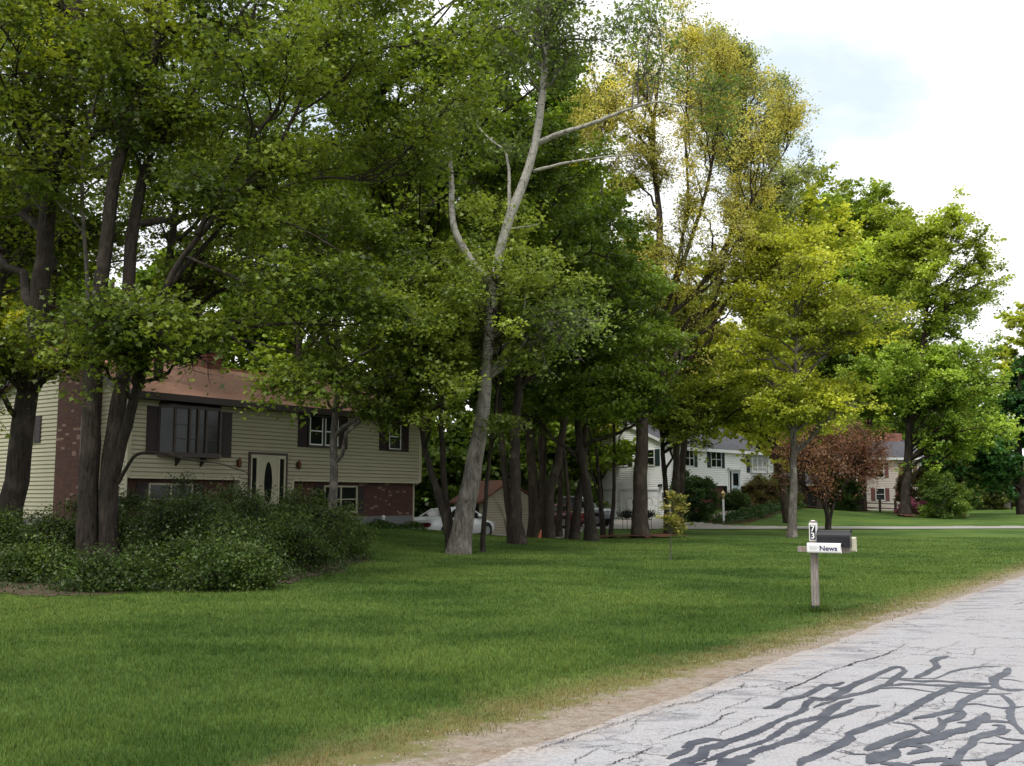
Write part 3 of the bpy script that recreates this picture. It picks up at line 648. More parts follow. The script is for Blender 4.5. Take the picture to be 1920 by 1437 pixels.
G_A=((.045,.085,.016),(.085,.125,.022)); G_D=((.032,.066,.012),(.06,.10,.018)); G_L=((.075,.14,.03),(.13,.19,.045)); G_Y=((.125,.18,.03),(.195,.225,.045)); G_YG=((.085,.14,.025),(.14,.185,.035))
import os
Q_ = 1.0
exec_trees = True
if exec_trees:
    # --- front left group, overhanging boughs
    tree('maple_tree','thick dark maple trunk at the far left, forking high above the brush',
      [st([(12,1060,22),(35,850,22),(60,600,22),(85,400,22.2),(125,230,22.5),(150,60,23),(165,-120,23.5)],.27,.10),
       st([(112,300,22.3),(180,255,22),(240,215,21.5),(330,175,21)],.10,.04), st([(85,380,22.2),(70,270,22),(55,190,22),(90,110,22)],.07,.03)],
      [cr_(60,60,25,4.8,3.2,3.0,1.2),cr_(20,400,26,3.4,1.6,2,.3),cr_(200,110,19.5,3.2,1.6,2.4,.8),cr_(40,650,20,2.6,.6,1.4,.5),cr_(-40,120,21,2,3,2,.4)], size=.105, cols=G_YG if False else ((.05,.09,.015),(.10,.13,.02)), nl=44, ns=10, nt=6, nleaf=11, seed=3)
    tree('maple_tree','twin trunked maple, two dark stems side by side in the brush before the cream house',
      [st([(163,1092,20.4),(168,850,20.4),(180,600,20.4),(205,420,20.4),(228,270,20.5),(290,110,20.8),(320,-80,21)],.215,.08),
       st([(206,1092,20.4),(203,920,20.5),(222,790,20.6),(240,640,20.7),(252,470,20.8),(275,320,21),(350,190,21),(430,60,21)],.205,.07),
       st([(212,900,20.4),(245,760,20.2),(280,640,20),(305,540,19.9),(345,475,19.8),(395,412,19.6),(470,330,19.4)],.12,.04),
       st([(222,905,20.3),(252,850,20.0),(285,848,19.8),(345,862,19.6),(405,868,19.5),(470,890,19.4)],.042,.010),
       st([(262,560,20.8),(340,600,20.5),(430,620,20.2),(520,605,20),(640,612,19.6)],.06,.018),
       st([(285,640,20.2),(340,655,20),(395,630,19.9),(470,640,19.7),(560,665,19.5)],.05,.015),
       st([(392,415,19.6),(470,400,19.3),(560,425,19.1),(650,480,19)],.035,.010),
       st([(345,480,19.8),(440,520,19.4),(540,590,19.2),(610,660,19)],.035,.010),
       st([(300,560,20),(400,600,19.5),(500,690,19.2),(560,740,19)],.028,.008),
       st([(370,440,19.6),(440,300,19.8),(520,200,20),(570,110,20)],.06,.02),
       st([(240,640,20.7),(330,520,21.2),(460,380,21.5),(600,330,21.5),(720,340,21.5)],.07,.02),
       st([(265,420,20.8),(380,400,20.6),(480,350,20.4),(560,200,20.4),(600,100,20.2)],.08,.025)],
      [cr_(330,60,23.5,4.2,3.0,3.0,1.5),cr_(480,230,21,3.6,2.2,3,1.4),cr_(620,110,21,3.8,2.4,3,1.3),cr_(430,60,18.5,3,1.2,2,.7),cr_(500,510,20.6,2.4,1.0,2.4,.6),cr_(300,330,24,3.0,1.4,2,.4),cr_(430,370,19.5,1.8,.4,1.4,.35),cr_(300,600,19.2,2.0,.3,1.6,.28),cr_(470,735,19.6,2.0,.15,1.5,.15),cr_(620,720,20,1.8,.2,1.5,.18),
       cr_(540,560,19.6,2.2,.6,2,.6),cr_(170,650,19,2.0,.4,1.4,.5)], size=.10, cols=((.042,.078,.016),(.09,.13,.024)), nl=92, ns=10, nt=6, nleaf=10, seed=4, clear=[(at(403,690,20),.42),(at(350,720,20),.4),(at(470,715,20),.35)])
    tree('young_tree','slender bare-stemmed young tree between the far left trunks, thin and pale barked',
      [st([(150,1085,21.5),(155,800,21.5),(168,560,21.6),(158,420,21.6),(150,280,21.6),(190,150,21.6)],.07,.03)],
      [cr_(150,200,21.6,2.4,2.2,2.2),cr_(160,300,22.5,1.8,1.3,1.6,.6)], size=.11, cols=G_A, nl=14, ns=7, nt=4, nleaf=22, seed=5, bark='bark_pale')
    tree('maple_tree','maple at the left edge of the view, behind the thick left trunk, leaning right',
      [st([(-70,1040,27),(-40,700,27),(0,520,27),(25,380,27),(40,200,27)],.2,.07)],
      [cr_(-20,250,27,4.2,4,3.5),cr_(40,420,27.5,3,1.6,2.5,.4)], size=.13, cols=G_A, nl=22, ns=8, nt=5, nleaf=24, seed=6)
    tree('maple_tree','small maple with a straight grey stem in front of the cream house wall',
      [st([(625,990,31),(626,900,31),(625,820,31),(640,700,31.2),(630,560,31.4),(610,420,31.5)],.145,.04)],
      [cr_(640,560,31,3.4,1.5,2.8,1.2),cr_(600,440,31.5,3.2,1.9,2.8,1),cr_(725,715,30,1.8,.35,1.6,.4),cr_(590,700,30,1.6,.25,1.4,.22),cr_(720,760,29.5,1.2,.2,1.2,.12)], size=.12, cols=G_A, nl=36, ns=9, nt=5, nleaf=16, seed=8, bark='bark_pale', clear=[(at(922,535,28.6),.45),(at(919,585,28.6),.5),(at(915,640,28.6),.55),(at(911,700,28.6),.5),(at(905,750,28.6),.5)])
    tree('maple_tree','broad maple behind the small straight tree, its crown filling the upper middle left',
      [st([(735,1000,52),(745,700,52),(750,450,51),(740,200,50)],.2,.07)],
      [cr_(700,450,50,7,6,5,1),cr_(790,330,50,5,4,5,.5)], size=.2, leaf='clump', cols=G_D, nl=34, ns=9, nt=5, nleaf=15, seed=9, bark='bark_far')
    tree('maple_tree','maple whose high boughs cover the top centre, rooted behind the cream house corner',
      [st([(752,1000,48),(752,800,46),(745,500,42),(720,250,38),(700,50,35)],.22,.08)],
      [cr_(760,60,34,6,3.6,4,1.2),cr_(640,300,36,4.6,3.4,4,1),cr_(900,130,33,4,3,3.5,1.0),cr_(985,110,31,2.6,2.8,2.4,.8),cr_(760,380,34,3.6,2.6,3,.7)], size=.16, leaf='maple', cols=G_A, nl=66, ns=9, nt=5, nleaf=12, seed=10)
    tree('maple_tree','tall thin-crowned maple behind the twin trunks, filling the upper left sky',
      [st([(300,1000,33),(300,700,33),(330,400,33),(360,200,33),(380,0,33)],.2,.06)],
      [cr_(330,180,33,4.6,4.6,4,1),cr_(470,380,33,4,3.4,4,1)], size=.13, cols=G_A, nl=48, ns=9, nt=5, nleaf=10, seed=111)
    tree('maple_tree','tall thin-crowned maple behind the thick left trunk, filling the sky beside it',
      [st([(90,1000,36),(90,700,36),(110,400,36),(130,200,36),(140,0,36)],.2,.06)],
      [cr_(120,140,36,5,5,4,1),cr_(60,430,36,4.4,3.4,4,.8)], size=.14, cols=G_A, nl=48, ns=9, nt=5, nleaf=9, seed=112)
    tree('maple_tree','tall maple between the twin trunks and the birch, behind the salmon roof',
      [st([(560,1000,44),(560,700,44),(560,400,44),(570,200,44)],.2,.06)],
      [cr_(560,220,44,6,5.5,4,1),cr_(640,420,44,5,4,4,.8)], size=.16, cols=((.04,.085,.016),(.075,.125,.022)), nl=50, ns=9, nt=5, nleaf=11, seed=113)
    tree('maple_tree','tall green maple right behind the birch limbs, reaching up between birch and yellow crown',
      [st([(1020,1000,54),(1015,800,54),(1010,600,54),(1020,400,54),(1030,220,54)],.24,.07)],
      [cr_(950,210,54,5,5.5,4,1),cr_(1080,330,54,4.2,5,4,1),cr_(860,330,54,4.4,4.4,4,.7)], size=.19, leaf='clump', cols=((.042,.088,.017),(.078,.13,.024)), nl=64, ns=9, nt=5, nleaf=13, seed=114, bark='bark_far')
    # --- birch and companions
    tree('birch_tree','tall pale birch leaning right from a thick grey base and forking into white limbs',
      [st([(858,1044,29.7),(868,970,29.7),(888,880,29.7),(903,800,29.7),(913,700,29.7),(920,600,29.7),(930,520,29.7),(943,440,29.7),(960,385,29.7),(985,340,29.6),(1005,280,29.5),(1012,200,29.5),(1018,130,29.5),(1026,30,29.5),(1035,-80,29.5)],[.29,.28,.27,.245,.215,.19,.18,.165,.155,.14,.135,.15,.135,.12,.115,.11,.10,.09,.08,.07,.05],None),
       st([(922,530,29.7),(895,510,29.6),(868,468,29.5),(850,425,29.4),(846,380,29.4),(848,330,29.3),(842,250,29.3)],.13,.06),
       st([(1010,268,29.5),(1050,250,29),(1110,232,28.6),(1160,210,28.3),(1230,190,28),(1290,200,27.6)],.09,.02),
       st([(1000,322,29.6),(1050,308,29.3),(1120,296,29),(1200,290,28.7)],.055,.015),
       st([(955,392,29.7),(955,320,29.9),(950,285,30),(910,255,30),(880,215,30.2)],.06,.02),
       st([(916,640,29.7),(940,620,29.4),(975,610,29.2),(985,560,29),(975,520,29)],.05,.015),
       st([(950,430,29.7),(985,425,29.4),(1010,420,29.3)],.03,.01)],
      [cr_(1020,30,29.5,2.2,2.0,2.2,.9),cr_(1150,40,29,1.6,1.2,1.6,.5),cr_(1310,195,28,1.3,.6,1.3,.18),cr_(860,230,29.5,2,1.4,2,.6),cr_(1080,600,29,.9,.35,.9,.3)],
      bark='bark_birch', leaf='oval', size=.115, cols=((.05,.09,.03),(.09,.14,.045)), nl=44, ns=9, nt=4, nleaf=10, seed=12, upl=.4, flat=1.)
    tree('maple_tree','slim dark twin stems growing from the same foot as the pale birch, to its left',
      [st([(848,1040,29.9),(832,960,29.9),(812,900,30),(798,860,30.1),(790,800,30.2),(780,700,30.4),(760,600,30.6)],.13,.05),
       st([(850,1030,29.9),(843,970,30),(832,900,30.2),(828,820,30.3),(825,740,30.4),(840,620,30.5),(850,560,30.6)],.11,.04)],
      [cr_(760,600,29.5,3,1.7,2.6,1.2),cr_(850,620,29,2.2,1.1,2,.7),cr_(780,720,28.6,1.8,.8,1.6,.7)], size=.12, cols=((.07,.115,.025),(.115,.16,.04)), nl=30, ns=9, nt=5, nleaf=18, seed=13, clear=[(at(922,535,28.6),.45),(at(919,585,28.6),.5),(at(915,640,28.6),.55),(at(911,700,28.6),.5),(at(905,750,28.6),.5)])
    tree('maple_tree','thin stemmed maple right behind the birch, its light green boughs crossing the birch trunk',
      [st([(905,1030,31),(915,900,31),(930,760,31),(940,640,30.6),(950,560,30.2)],.075,.03)],
      [cr_(1000,510,28.8,1.7,.55,1.4,1.1),cr_(900,560,28.6,1.4,.7,1.2,.6),cr_(970,640,28.6,1.3,.6,1.2,.8),cr_(930,790,28.6,.7,.3,.6,.3),cr_(930,430,31,1.6,1.3,1.5,.6)], size=.12, cols=((.08,.13,.03),(.135,.185,.05)), nl=22, ns=8, nt=5, nleaf=14, seed=14, sub_len=.3, clear=[(at(922,535,28.6),.45),(at(919,585,28.6),.5),(at(915,640,28.6),.55),(at(911,700,28.6),.5),(at(905,750,28.6),.5)])
    # --- centre group
    tree('maple_tree','dark maple with paired stems right of the birch, the foremost of the centre clump',
      [st([(974,1027,36),(968,950,36),(965,880,36),(970,760,36),(985,600,36),(990,450,36)],.24,.07),st([(962,1022,36.2),(950,930,36.3),(940,840,36.4),(938,740,36.5),(930,600,36.7)],.15,.05)],
      [cr_(1000,430,36,3.8,4.6,3.4,1.4),cr_(940,620,37,3,2.6,2.6,.8),cr_(1060,560,35,3,2.4,2.6,.8)], size=.14, cols=G_D, nl=44, ns=9, nt=5, nleaf=22, seed=15)
    tree('maple_tree','maple in the shade with a broad straight stem, second clump behind the paired dark stems',
      [st([(1000,1005,46),(1000,900,46),(995,780,46),(1000,600,46),(990,420,46)],.26,.08)],
      [cr_(1000,420,46,4.5,6,4),cr_(960,700,47,3.6,2.4,3,.7)], size=.19, leaf='clump', cols=G_D, nl=32, ns=8, nt=5, nleaf=18, seed=16, bark='bark_far')
    tree('maple_tree','maple with a right-leaning stem in front of the parked red car',
      [st([(1028,1005,45),(1035,930,45),(1050,860,45),(1062,780,45),(1080,640,45)],.27,.08)],
      [cr_(1090,560,45,4,4,3.6)], size=.18, leaf='clump', cols=G_D, nl=26, ns=8, nt=5, nleaf=20, seed=17, bark='bark_far')
    tree('maple_tree','thin maple between the leaning stem and the crooked fork, beside the parked vehicles',
      [st([(1064,1005,45),(1066,940,45),(1060,880,45),(1052,800,45),(1045,650,45)],.11,.05)],
      [cr_(1040,600,46,3.4,3.4,3)], size=.18, leaf='clump', cols=G_D, nl=18, ns=8, nt=5, nleaf=20, seed=18, bark='bark_far')
    tree('maple_tree','crooked maple forking low, its long dark right limb crossing the white gable',
      [st([(1110,1018,40),(1103,950,40),(1092,880,40),(1086,840,40),(1084,790,40),(1078,740,40.2),(1090,640,40.5)],.23,.07),
       st([(1092,870,40),(1070,845,40),(1040,825,40),(1020,800,40),(1000,760,40)],.11,.035),
       st([(1092,840,40),(1110,828,39.7),(1150,818,39.4),(1190,800,39),(1215,780,38.8),(1250,740,38.5)],.09,.025)],
      [cr_(1090,560,40,3.4,3.2,3,1.2),cr_(1140,740,39,2.2,.8,2,.8),cr_(1180,660,39,2.2,1.5,2,.8),cr_(1020,740,41,2,1,2,.5)], size=.13, cols=((.045,.09,.017),(.08,.125,.025)), nl=42, ns=9, nt=5, nleaf=20, seed=19)
    tree('maple_tree','dark straight maple crossing behind the foot of the crooked fork',
      [st([(1076,1012,42),(1082,950,42),(1092,880,42),(1098,800,42),(1105,650,42)],.2,.06)],
      [cr_(1120,580,42,3,3.2,3),cr_(1060,440,43,3,3,3,.7)], size=.15, cols=G_D, nl=28, ns=8, nt=5, nleaf=20, seed=20)
    tree('young_tree','pair of thin stems before the left garage door, on red mulch',
      [st([(1132,1003,47),(1126,930,47),(1118,850,47),(1110,780,47),(1105,700,47)],.10,.04),st([(1145,1003,47),(1150,930,47),(1152,850,47),(1152,760,47),(1160,700,47)],.10,.04),st([(1128,1000,47),(1124,940,47),(1106,870,47),(1100,820,47)],.06,.03)],
      [cr_(1130,760,47,2.4,1.1,2,1),cr_(1150,830,46.5,1.4,.4,1.2,.22),cr_(1130,680,47,2.6,1.7,2.2,1)], size=.15, cols=G_A, nl=30, ns=8, nt=4, nleaf=11, seed=21)
    tree('oak_tree','stout straight tree before the right garage door, tallest, with thin yellow crown',
      [st([(1201,1006,46),(1201,900,46),(1203,800,46),(1210,700,46),(1228,600,46.5),(1238,520,47),(1230,400,47.5),(1225,250,48),(1235,130,48)],.36,.06),
       st([(1218,640,46.5),(1262,540,46.5),(1300,440,46.5),(1330,330,46.5),(1350,200,46.5),(1365,100,46.5)],.14,.035),
       st([(1225,610,46.5),(1300,560,46),(1350,480,46),(1395,400,46),(1440,330,46),(1480,270,46)],.13,.03),
       st([(1212,690,46),(1180,655,46),(1150,560,46),(1130,420,46),(1125,280,46)],.12,.03),
       st([(1260,545,46.5),(1290,380,47),(1285,250,47),(1290,120,47)],.09,.03)],
      [cr_(1150,220,47,2.2,4.2,2.6,1.0),cr_(1270,180,47,3.0,5.0,3,1.4),cr_(1390,240,46,2.8,4.2,2.6,1.4),cr_(1320,470,46,4,2.6,2.8,1.1),cr_(1170,480,47,2.4,2.4,2.4,.6)],
      bark='bark_far', leaf='oval', size=.11, cols=((.145,.17,.055),(.225,.225,.085)), nl=140, ns=9, nt=6, nleaf=9, seed=22, flat=1.2, upl=.4, sub_len=.3, rise=1.1)
    tree('poplar_tree','tall thin poplar with grey green haze of small leaves right behind the yellow crown',
      [st([(1274,996,60),(1285,800,60),(1330,600,59),(1385,400,58),(1400,200,58),(1405,80,58)],.24,.05),st([(1375,480,58),(1420,380,58),(1460,280,58)],.09,.03)],
      [cr_(1390,190,58,3.4,4.6,3,1.2),cr_(1440,300,58,2.4,3,2.4,.8),cr_(1320,130,58,3,3,3,.6)], size=.15, leaf='oval', cols=((.085,.12,.07),(.14,.175,.10)), nl=90, ns=9, nt=5, nleaf=10, seed=222, upl=.4, flat=1.2, rise=1.2, bark='bark_far')
    tree('maple_tree','low-branched green maple under the tall yellow crown, covering the white gable wall top',
      [st([(1252,998,51),(1250,930,51),(1245,850,51),(1240,760,51),(1235,640,51)],.16,.05)],
      [cr_(1230,700,51,4.6,2.4,3.6,1.2),cr_(1310,770,48,3.6,.9,2.6,.6),cr_(1360,750,49,3.8,1.4,3,.9),cr_(1230,560,51,3.8,2.4,3,.7)], size=.16, leaf='maple', cols=((.07,.11,.02),(.115,.145,.025)), nl=52, ns=9, nt=5, nleaf=13, seed=23)
    tree('maple_tree','dark narrow trunk beside the brick entry corner of the white house, with hidden crown',
      [st([(1266,996,56),(1266,930,56),(1268,850,56),(1275,700,56),(1280,600,56)],.26,.07)],
      [cr_(1290,640,56,5,3.4,4),cr_(1340,560,56,4,3,3.6,.7)], size=.19, leaf='clump', cols=((.08,.115,.02),(.14,.155,.03)), nl=28, ns=8, nt=5, nleaf=16, seed=24, bark='bark_far')
    tree('oak_tree','yellow green tree with wide dark limbs, leaning trunk just left of the straight lawn tree',
      [st([(1478,968,64),(1468,910,64),(1452,860,64),(1440,800,64),(1425,720,64),(1420,600,64),(1440,500,64)],.28,.07)],
      [cr_(1400,560,62,6,5,5,1.2),cr_(1500,430,62,4.8,3.4,4,1.1),cr_(1400,750,60,4,1.6,3.5,.6)], size=.2, leaf='clump', cols=G_Y, nl=60, ns=9, nt=5, nleaf=13, seed=25, bark='bark_far')
    tree('maple_tree','straight single-trunked tree standing alone on the lawn left of the mailbox',
      [st([(1484,1007,45.5),(1486,930,45.5),(1487,850,45.5),(1490,750,45.5),(1492,650,45.5),(1492,560,45.5),(1495,470,45.5)],.2,.05)],
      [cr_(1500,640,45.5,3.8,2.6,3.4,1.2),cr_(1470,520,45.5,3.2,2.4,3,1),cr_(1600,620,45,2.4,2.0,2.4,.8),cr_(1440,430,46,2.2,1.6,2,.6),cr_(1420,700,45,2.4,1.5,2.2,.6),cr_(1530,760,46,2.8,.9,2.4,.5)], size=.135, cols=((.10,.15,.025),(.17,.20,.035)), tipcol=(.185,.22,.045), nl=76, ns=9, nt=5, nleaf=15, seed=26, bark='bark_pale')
    tree('maple_tree','deep green maple crown rising behind the yellow green ones, trunk beside the red outbuilding',
      [st([(1505,972,84),(1505,900,84),(1508,800,84),(1550,600,84),(1575,450,84)],.5,.1)],
      [cr_(1580,480,84,6,6.5,5),cr_(1560,700,84,6,3.4,5,.6)], size=.20, leaf='clump', cols=((.065,.115,.022),(.11,.155,.03)), nl=80, ns=10, nt=6, nleaf=15, seed=27, bark='bark_far')
    tree('maple_tree','maple with a pale stem behind the reddish crabapple, just left of the mailbox top',
      [st([(1541,975,80),(1543,900,80),(1548,800,80),(1560,680,80)],.4,.1)],
      [cr_(1600,620,78,5.6,4.6,5),cr_(1560,780,78,4,1.6,4,.4)], size=.19, leaf='clump', cols=G_L, nl=60, ns=10, nt=6, nleaf=14, seed=28, bark='bark_far')
    tree('maple_tree','pair of stout trunks on a round mulch bed before the beige house, light green crown',
      [st([(1592,968,84),(1594,900,84),(1600,780,84),(1630,600,84),(1650,450,84)],.55,.1),st([(1612,968,84),(1618,880,84),(1640,760,84),(1680,620,84)],.45,.1)],
      [cr_(1660,470,84,4.4,4.4,4.4),cr_(1650,680,82,5.5,3.6,5,1)], size=.19, leaf='clump', cols=G_YG, nl=84, ns=10, nt=6, nleaf=14, seed=29, bark='bark_far')
    tree('maple_tree','airy green tree with dark leaning trunk before the beige house, crown against open sky',
      [st([(1697,969,74),(1700,900,74),(1704,850,74),(1712,760,74),(1725,700,74),(1735,600,74),(1745,480,74)],.38,.07),
       st([(1706,860,74),(1700,800,74),(1702,720,74),(1700,640,74)],.12,.04)],
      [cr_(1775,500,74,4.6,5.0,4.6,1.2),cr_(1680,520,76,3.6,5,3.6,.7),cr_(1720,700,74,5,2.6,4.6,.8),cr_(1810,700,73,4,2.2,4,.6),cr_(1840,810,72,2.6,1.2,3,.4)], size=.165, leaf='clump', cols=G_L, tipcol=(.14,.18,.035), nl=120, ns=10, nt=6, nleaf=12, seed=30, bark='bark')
    tree('maple_tree','dark blue-green dense tree at the right edge with low sweeping branches',
      [st([(1916,950,82),(1914,880,82),(1912,780,82),(1915,680,82)],.42,.1)],
      [cr_(1910,790,82,4.6,3.4,4.4,1.4),cr_(1830,860,80,3.2,1.3,3,.7),cr_(1960,740,82,4,3,4,.6)], size=.23, leaf='clump', cols=((.014,.05,.02),(.032,.085,.032)), nl=44, ns=9, nt=5, nleaf=22, seed=31, bark='bark')
    tree('maple_tree','yellow green tree far beyond, low at the right edge above the dark one',
      [st([(1950,940,105),(1945,800,105),(1940,700,105)],.4,.1)],
      [cr_(1940,650,105,5.5,4.4,5),cr_(1880,720,105,4,2.6,4,.5)], size=.3, leaf='clump', cols=G_Y, nl=30, ns=8, nt=5, nleaf=16, seed=32, bark='bark_far')
    tree('crabapple_tree','low wide crabapple with reddish brown leaves behind the mailbox',
      [st([(1553,998,56),(1552,975,56),(1545,950,56),(1530,915,56),(1515,870,56)],.15,.05),st([(1554,990,56),(1560,960,56),(1572,930,56),(1600,880,56)],.10,.04),st([(1553,985,56),(1552,940,56),(1560,880,56),(1555,830,56)],.08,.03)],
      [cr_(1505,870,55,1.8,1.8,2,1),cr_(1590,860,56,2.4,1.6,2.2,1),cr_(1550,825,56,2.6,1.2,2.2,.8),cr_(1645,855,56,1.7,1.2,1.6,.8)], size=.10, leaf='oval', cols=((.13,.055,.042),(.18,.11,.065)), nl=60, ns=9, nt=5, nleaf=7, seed=33, lc=np.array([1.3,1.2,1.2]), upl=.3, flat=.9, bark='bark')
    tree('sapling','knee-to-head high sapling with yellowish leaves alone on the lawn before the white garage',
      [st([(1257,1050,28.3),(1257,1020,28.3),(1258,990,28.3),(1262,950,28.3),(1258,928,28.3)],.018,.006)],
      [cr_(1261,960,28.3,.26,.5,.26,1),cr_(1275,985,28.3,.28,.3,.25,.4)], size=.075, cols=((.08,.12,.03),(.17,.16,.05)), nl=16, ns=4, nt=3, nleaf=7, seed=34, twig=.12, spread=.05, cat='sapling', bark='bark_pale')
    # --- woodland behind
    labs = ['dark crown deep behind the chimney of the cream house','tall woodland tree behind the ridge of the cream house roof','woodland tree rising behind the left gable end','woodland tree whose crown shows above the salmon roof middle',
            'woodland tree behind the right end of the salmon roof','woodland tree behind the small shed, broad crown','tall woodland tree seen between birch and cream house','woodland tree directly behind the birch fork',
            'woodland tree behind the dark paired stems','woodland tree left of the white gable','woodland tree behind the white gable peak','woodland tree showing yellow behind the white house roof',
            'woodland tree behind the slate roof ridge of the white house','woodland tree behind the right corner of the white house','woodland tree between the white house and red outbuilding','woodland tree above the red outbuilding',
            'woodland tree behind the beige house chimney','woodland tree right of the beige house','woodland tree at the far left edge behind the cream house','nearest woodland tree behind the twin trunks, above the salmon roof left end','nearest woodland tree right behind the small roof chimney']
    far = [(120,70,560,6,5),(300,62,480,6,6),(-40,60,520,6,6),(440,66,520,6,5),(560,60,420,6,6),(840,78,330,7,8),(700,68,300,6.5,8),(900,72,200,6.5,9),
           (1010,74,240,6.5,9),(1110,72,330,6,8),(1180,88,440,6,7),(1290,95,560,7,6),(1390,100,620,7,5),(1480,100,600,6,6),(1530,108,520,7,8),(1620,110,600,7,8),
           (1720,118,640,8,7),(1800,125,720,8,5),(10,80,420,7,7),(215,54,470,5.5,5),(370,56,500,5.5,5)]
    for i,((px,Y,top,rx,rz),lb) in enumerate(zip(far,labs)):
        c = at(px, top, Y); c[2]-=rz*.8; gx,gy = c[0],c[1]; g0 = h1(gx,gy)
        stp = [np.array([gx+.4,gy,g0]), np.array([gx+.1,gy,g0+(c[2]-g0)*.5]), np.array([gx,gy,c[2]+rz*.5])]
        cw = [(c,np.array([rx,rx*.8,rz]),1.1),(np.array([gx,gy-1,(c[2]-rz+g0+3)*.5+1.5]),np.array([rx*.95,rx*.8,max(2.5,(c[2]-rz-g0)*.5)]),1.)]
        colr = [((.05,.095,.016),(.10,.145,.022)),((.035,.075,.015),(.07,.11,.02)),((.10,.14,.022),(.17,.18,.03))][(i*7)%3 if i<10 else (2 if i in(11,12,13) else i%2)]
        tree('woodland_tree', lb, [(stp,.26,.08)], cw, size=.30, leaf='clump', cols=colr, nl=34, ns=8, nt=4, nleaf=16, seed=50+i, bark='bark_far', group='woodland trees behind the houses', spread=.28)
    # a few slim trunks standing in the wood
    for i,(px,Y,lb) in enumerate([(1048,50,'slim dark stem standing between the leaning maple and the thin one'),(1015,52,'slim stem just left of the leaning maple, behind it'),(895,60,'slim stem behind the birch and left of the paired dark stems')]):
        p = at(px, 990, Y); g0=h1(p[0],p[1])
        tree('slim_tree', lb, [([np.array([p[0],p[1],g0]),np.array([p[0]+.2,p[1],g0+5]),np.array([p[0]-.2,p[1],g0+12])],.16,.06)],
             [(np.array([p[0],p[1],g0+11]),np.array([3,3,4.]),1.)], size=.22, leaf='clump', cols=G_D, nl=14, ns=8, nt=4, nleaf=14, seed=80+i, bark='bark_far', group='slim trees in the shaded clump')

# far off wood closing the horizon
def farwood():
    r = np.random.default_rng(99); n=130000
    a = r.uniform(-1.25,1.25,n); d = r.uniform(118,165,n); X = np.sin(a)*d; Y = np.cos(a)*d
    top = 9+4*np.sin(a*23)+2.5*np.sin(a*61+2)+ np.where(a<.3,7,2); Z = 1+ (top-1)*r.uniform(0,1,n)**.8 + r.normal(0,.6,n)
    V,k = leaves_np(np.stack([X,Y,Z],-1), .9, 'clump', r, .6)
    br = np.clip(r.normal(1,.25,n)+.25*np.sin(a*40)+.2*np.sin(Z*1.3+a*90),.4,1.8); c = (np.array([.05,.085,.02])*(1-.0)+np.array([.05,.05,.0])*(np.sin(a*31)>.3)[:,None])*br[:,None]
    o = mesh_np('distant_wood', V, np.arange(len(V)), np.arange(n)*k, M['leaf'], col=np.repeat(c,k,0)); tag(o,'distant leafy wood closing the view beyond the houses','wood',kind='stuff')
farwood()

# ------------------------------------------------------------------ shrubs
def shrub(name, label, c, rad, size=.06, cols=G_D, nl=24, nleaf=20, seed=1, leaf='oval', cat='shrub', group=None, lift=.5, ns=7, nt=4, tw=.22, sp=.07, flat=1., lc=LC):
    x,y = c; g0 = h1(x,y); cen = np.array([x,y,g0+rad[2]*lift])
    r = np.random.default_rng(seed); stems = []
    for k in range(4):
        a = r.uniform(0,6.28); p0 = np.array([x+rad[0]*.12*math.cos(a),y+rad[1]*.12*math.sin(a),g0]); p1 = np.array([x+rad[0]*.5*math.cos(a),y+rad[1]*.5*math.sin(a),g0+rad[2]*.9])
        stems.append(([p0,(p0+p1)/2+np.array([0,0,.1]),p1],.02,.008))
    return tree(name,label,stems,[(cen,np.array(rad),1.)], bark='bark', leaf=leaf, size=size, cols=cols, nl=nl, ns=ns, nt=nt, nleaf=nleaf, seed=seed, cat=cat, group=group, flat=flat, twig=tw, spread=sp, sub_len=.28, upl=.5, rise=0.1, lc=lc)
SH = ((.022,.052,.013),(.050,.090,.020)); SHL=((.032,.078,.018),(.065,.115,.026))
def P2(px,py): p = G(px,py); return (p[0],p[1])
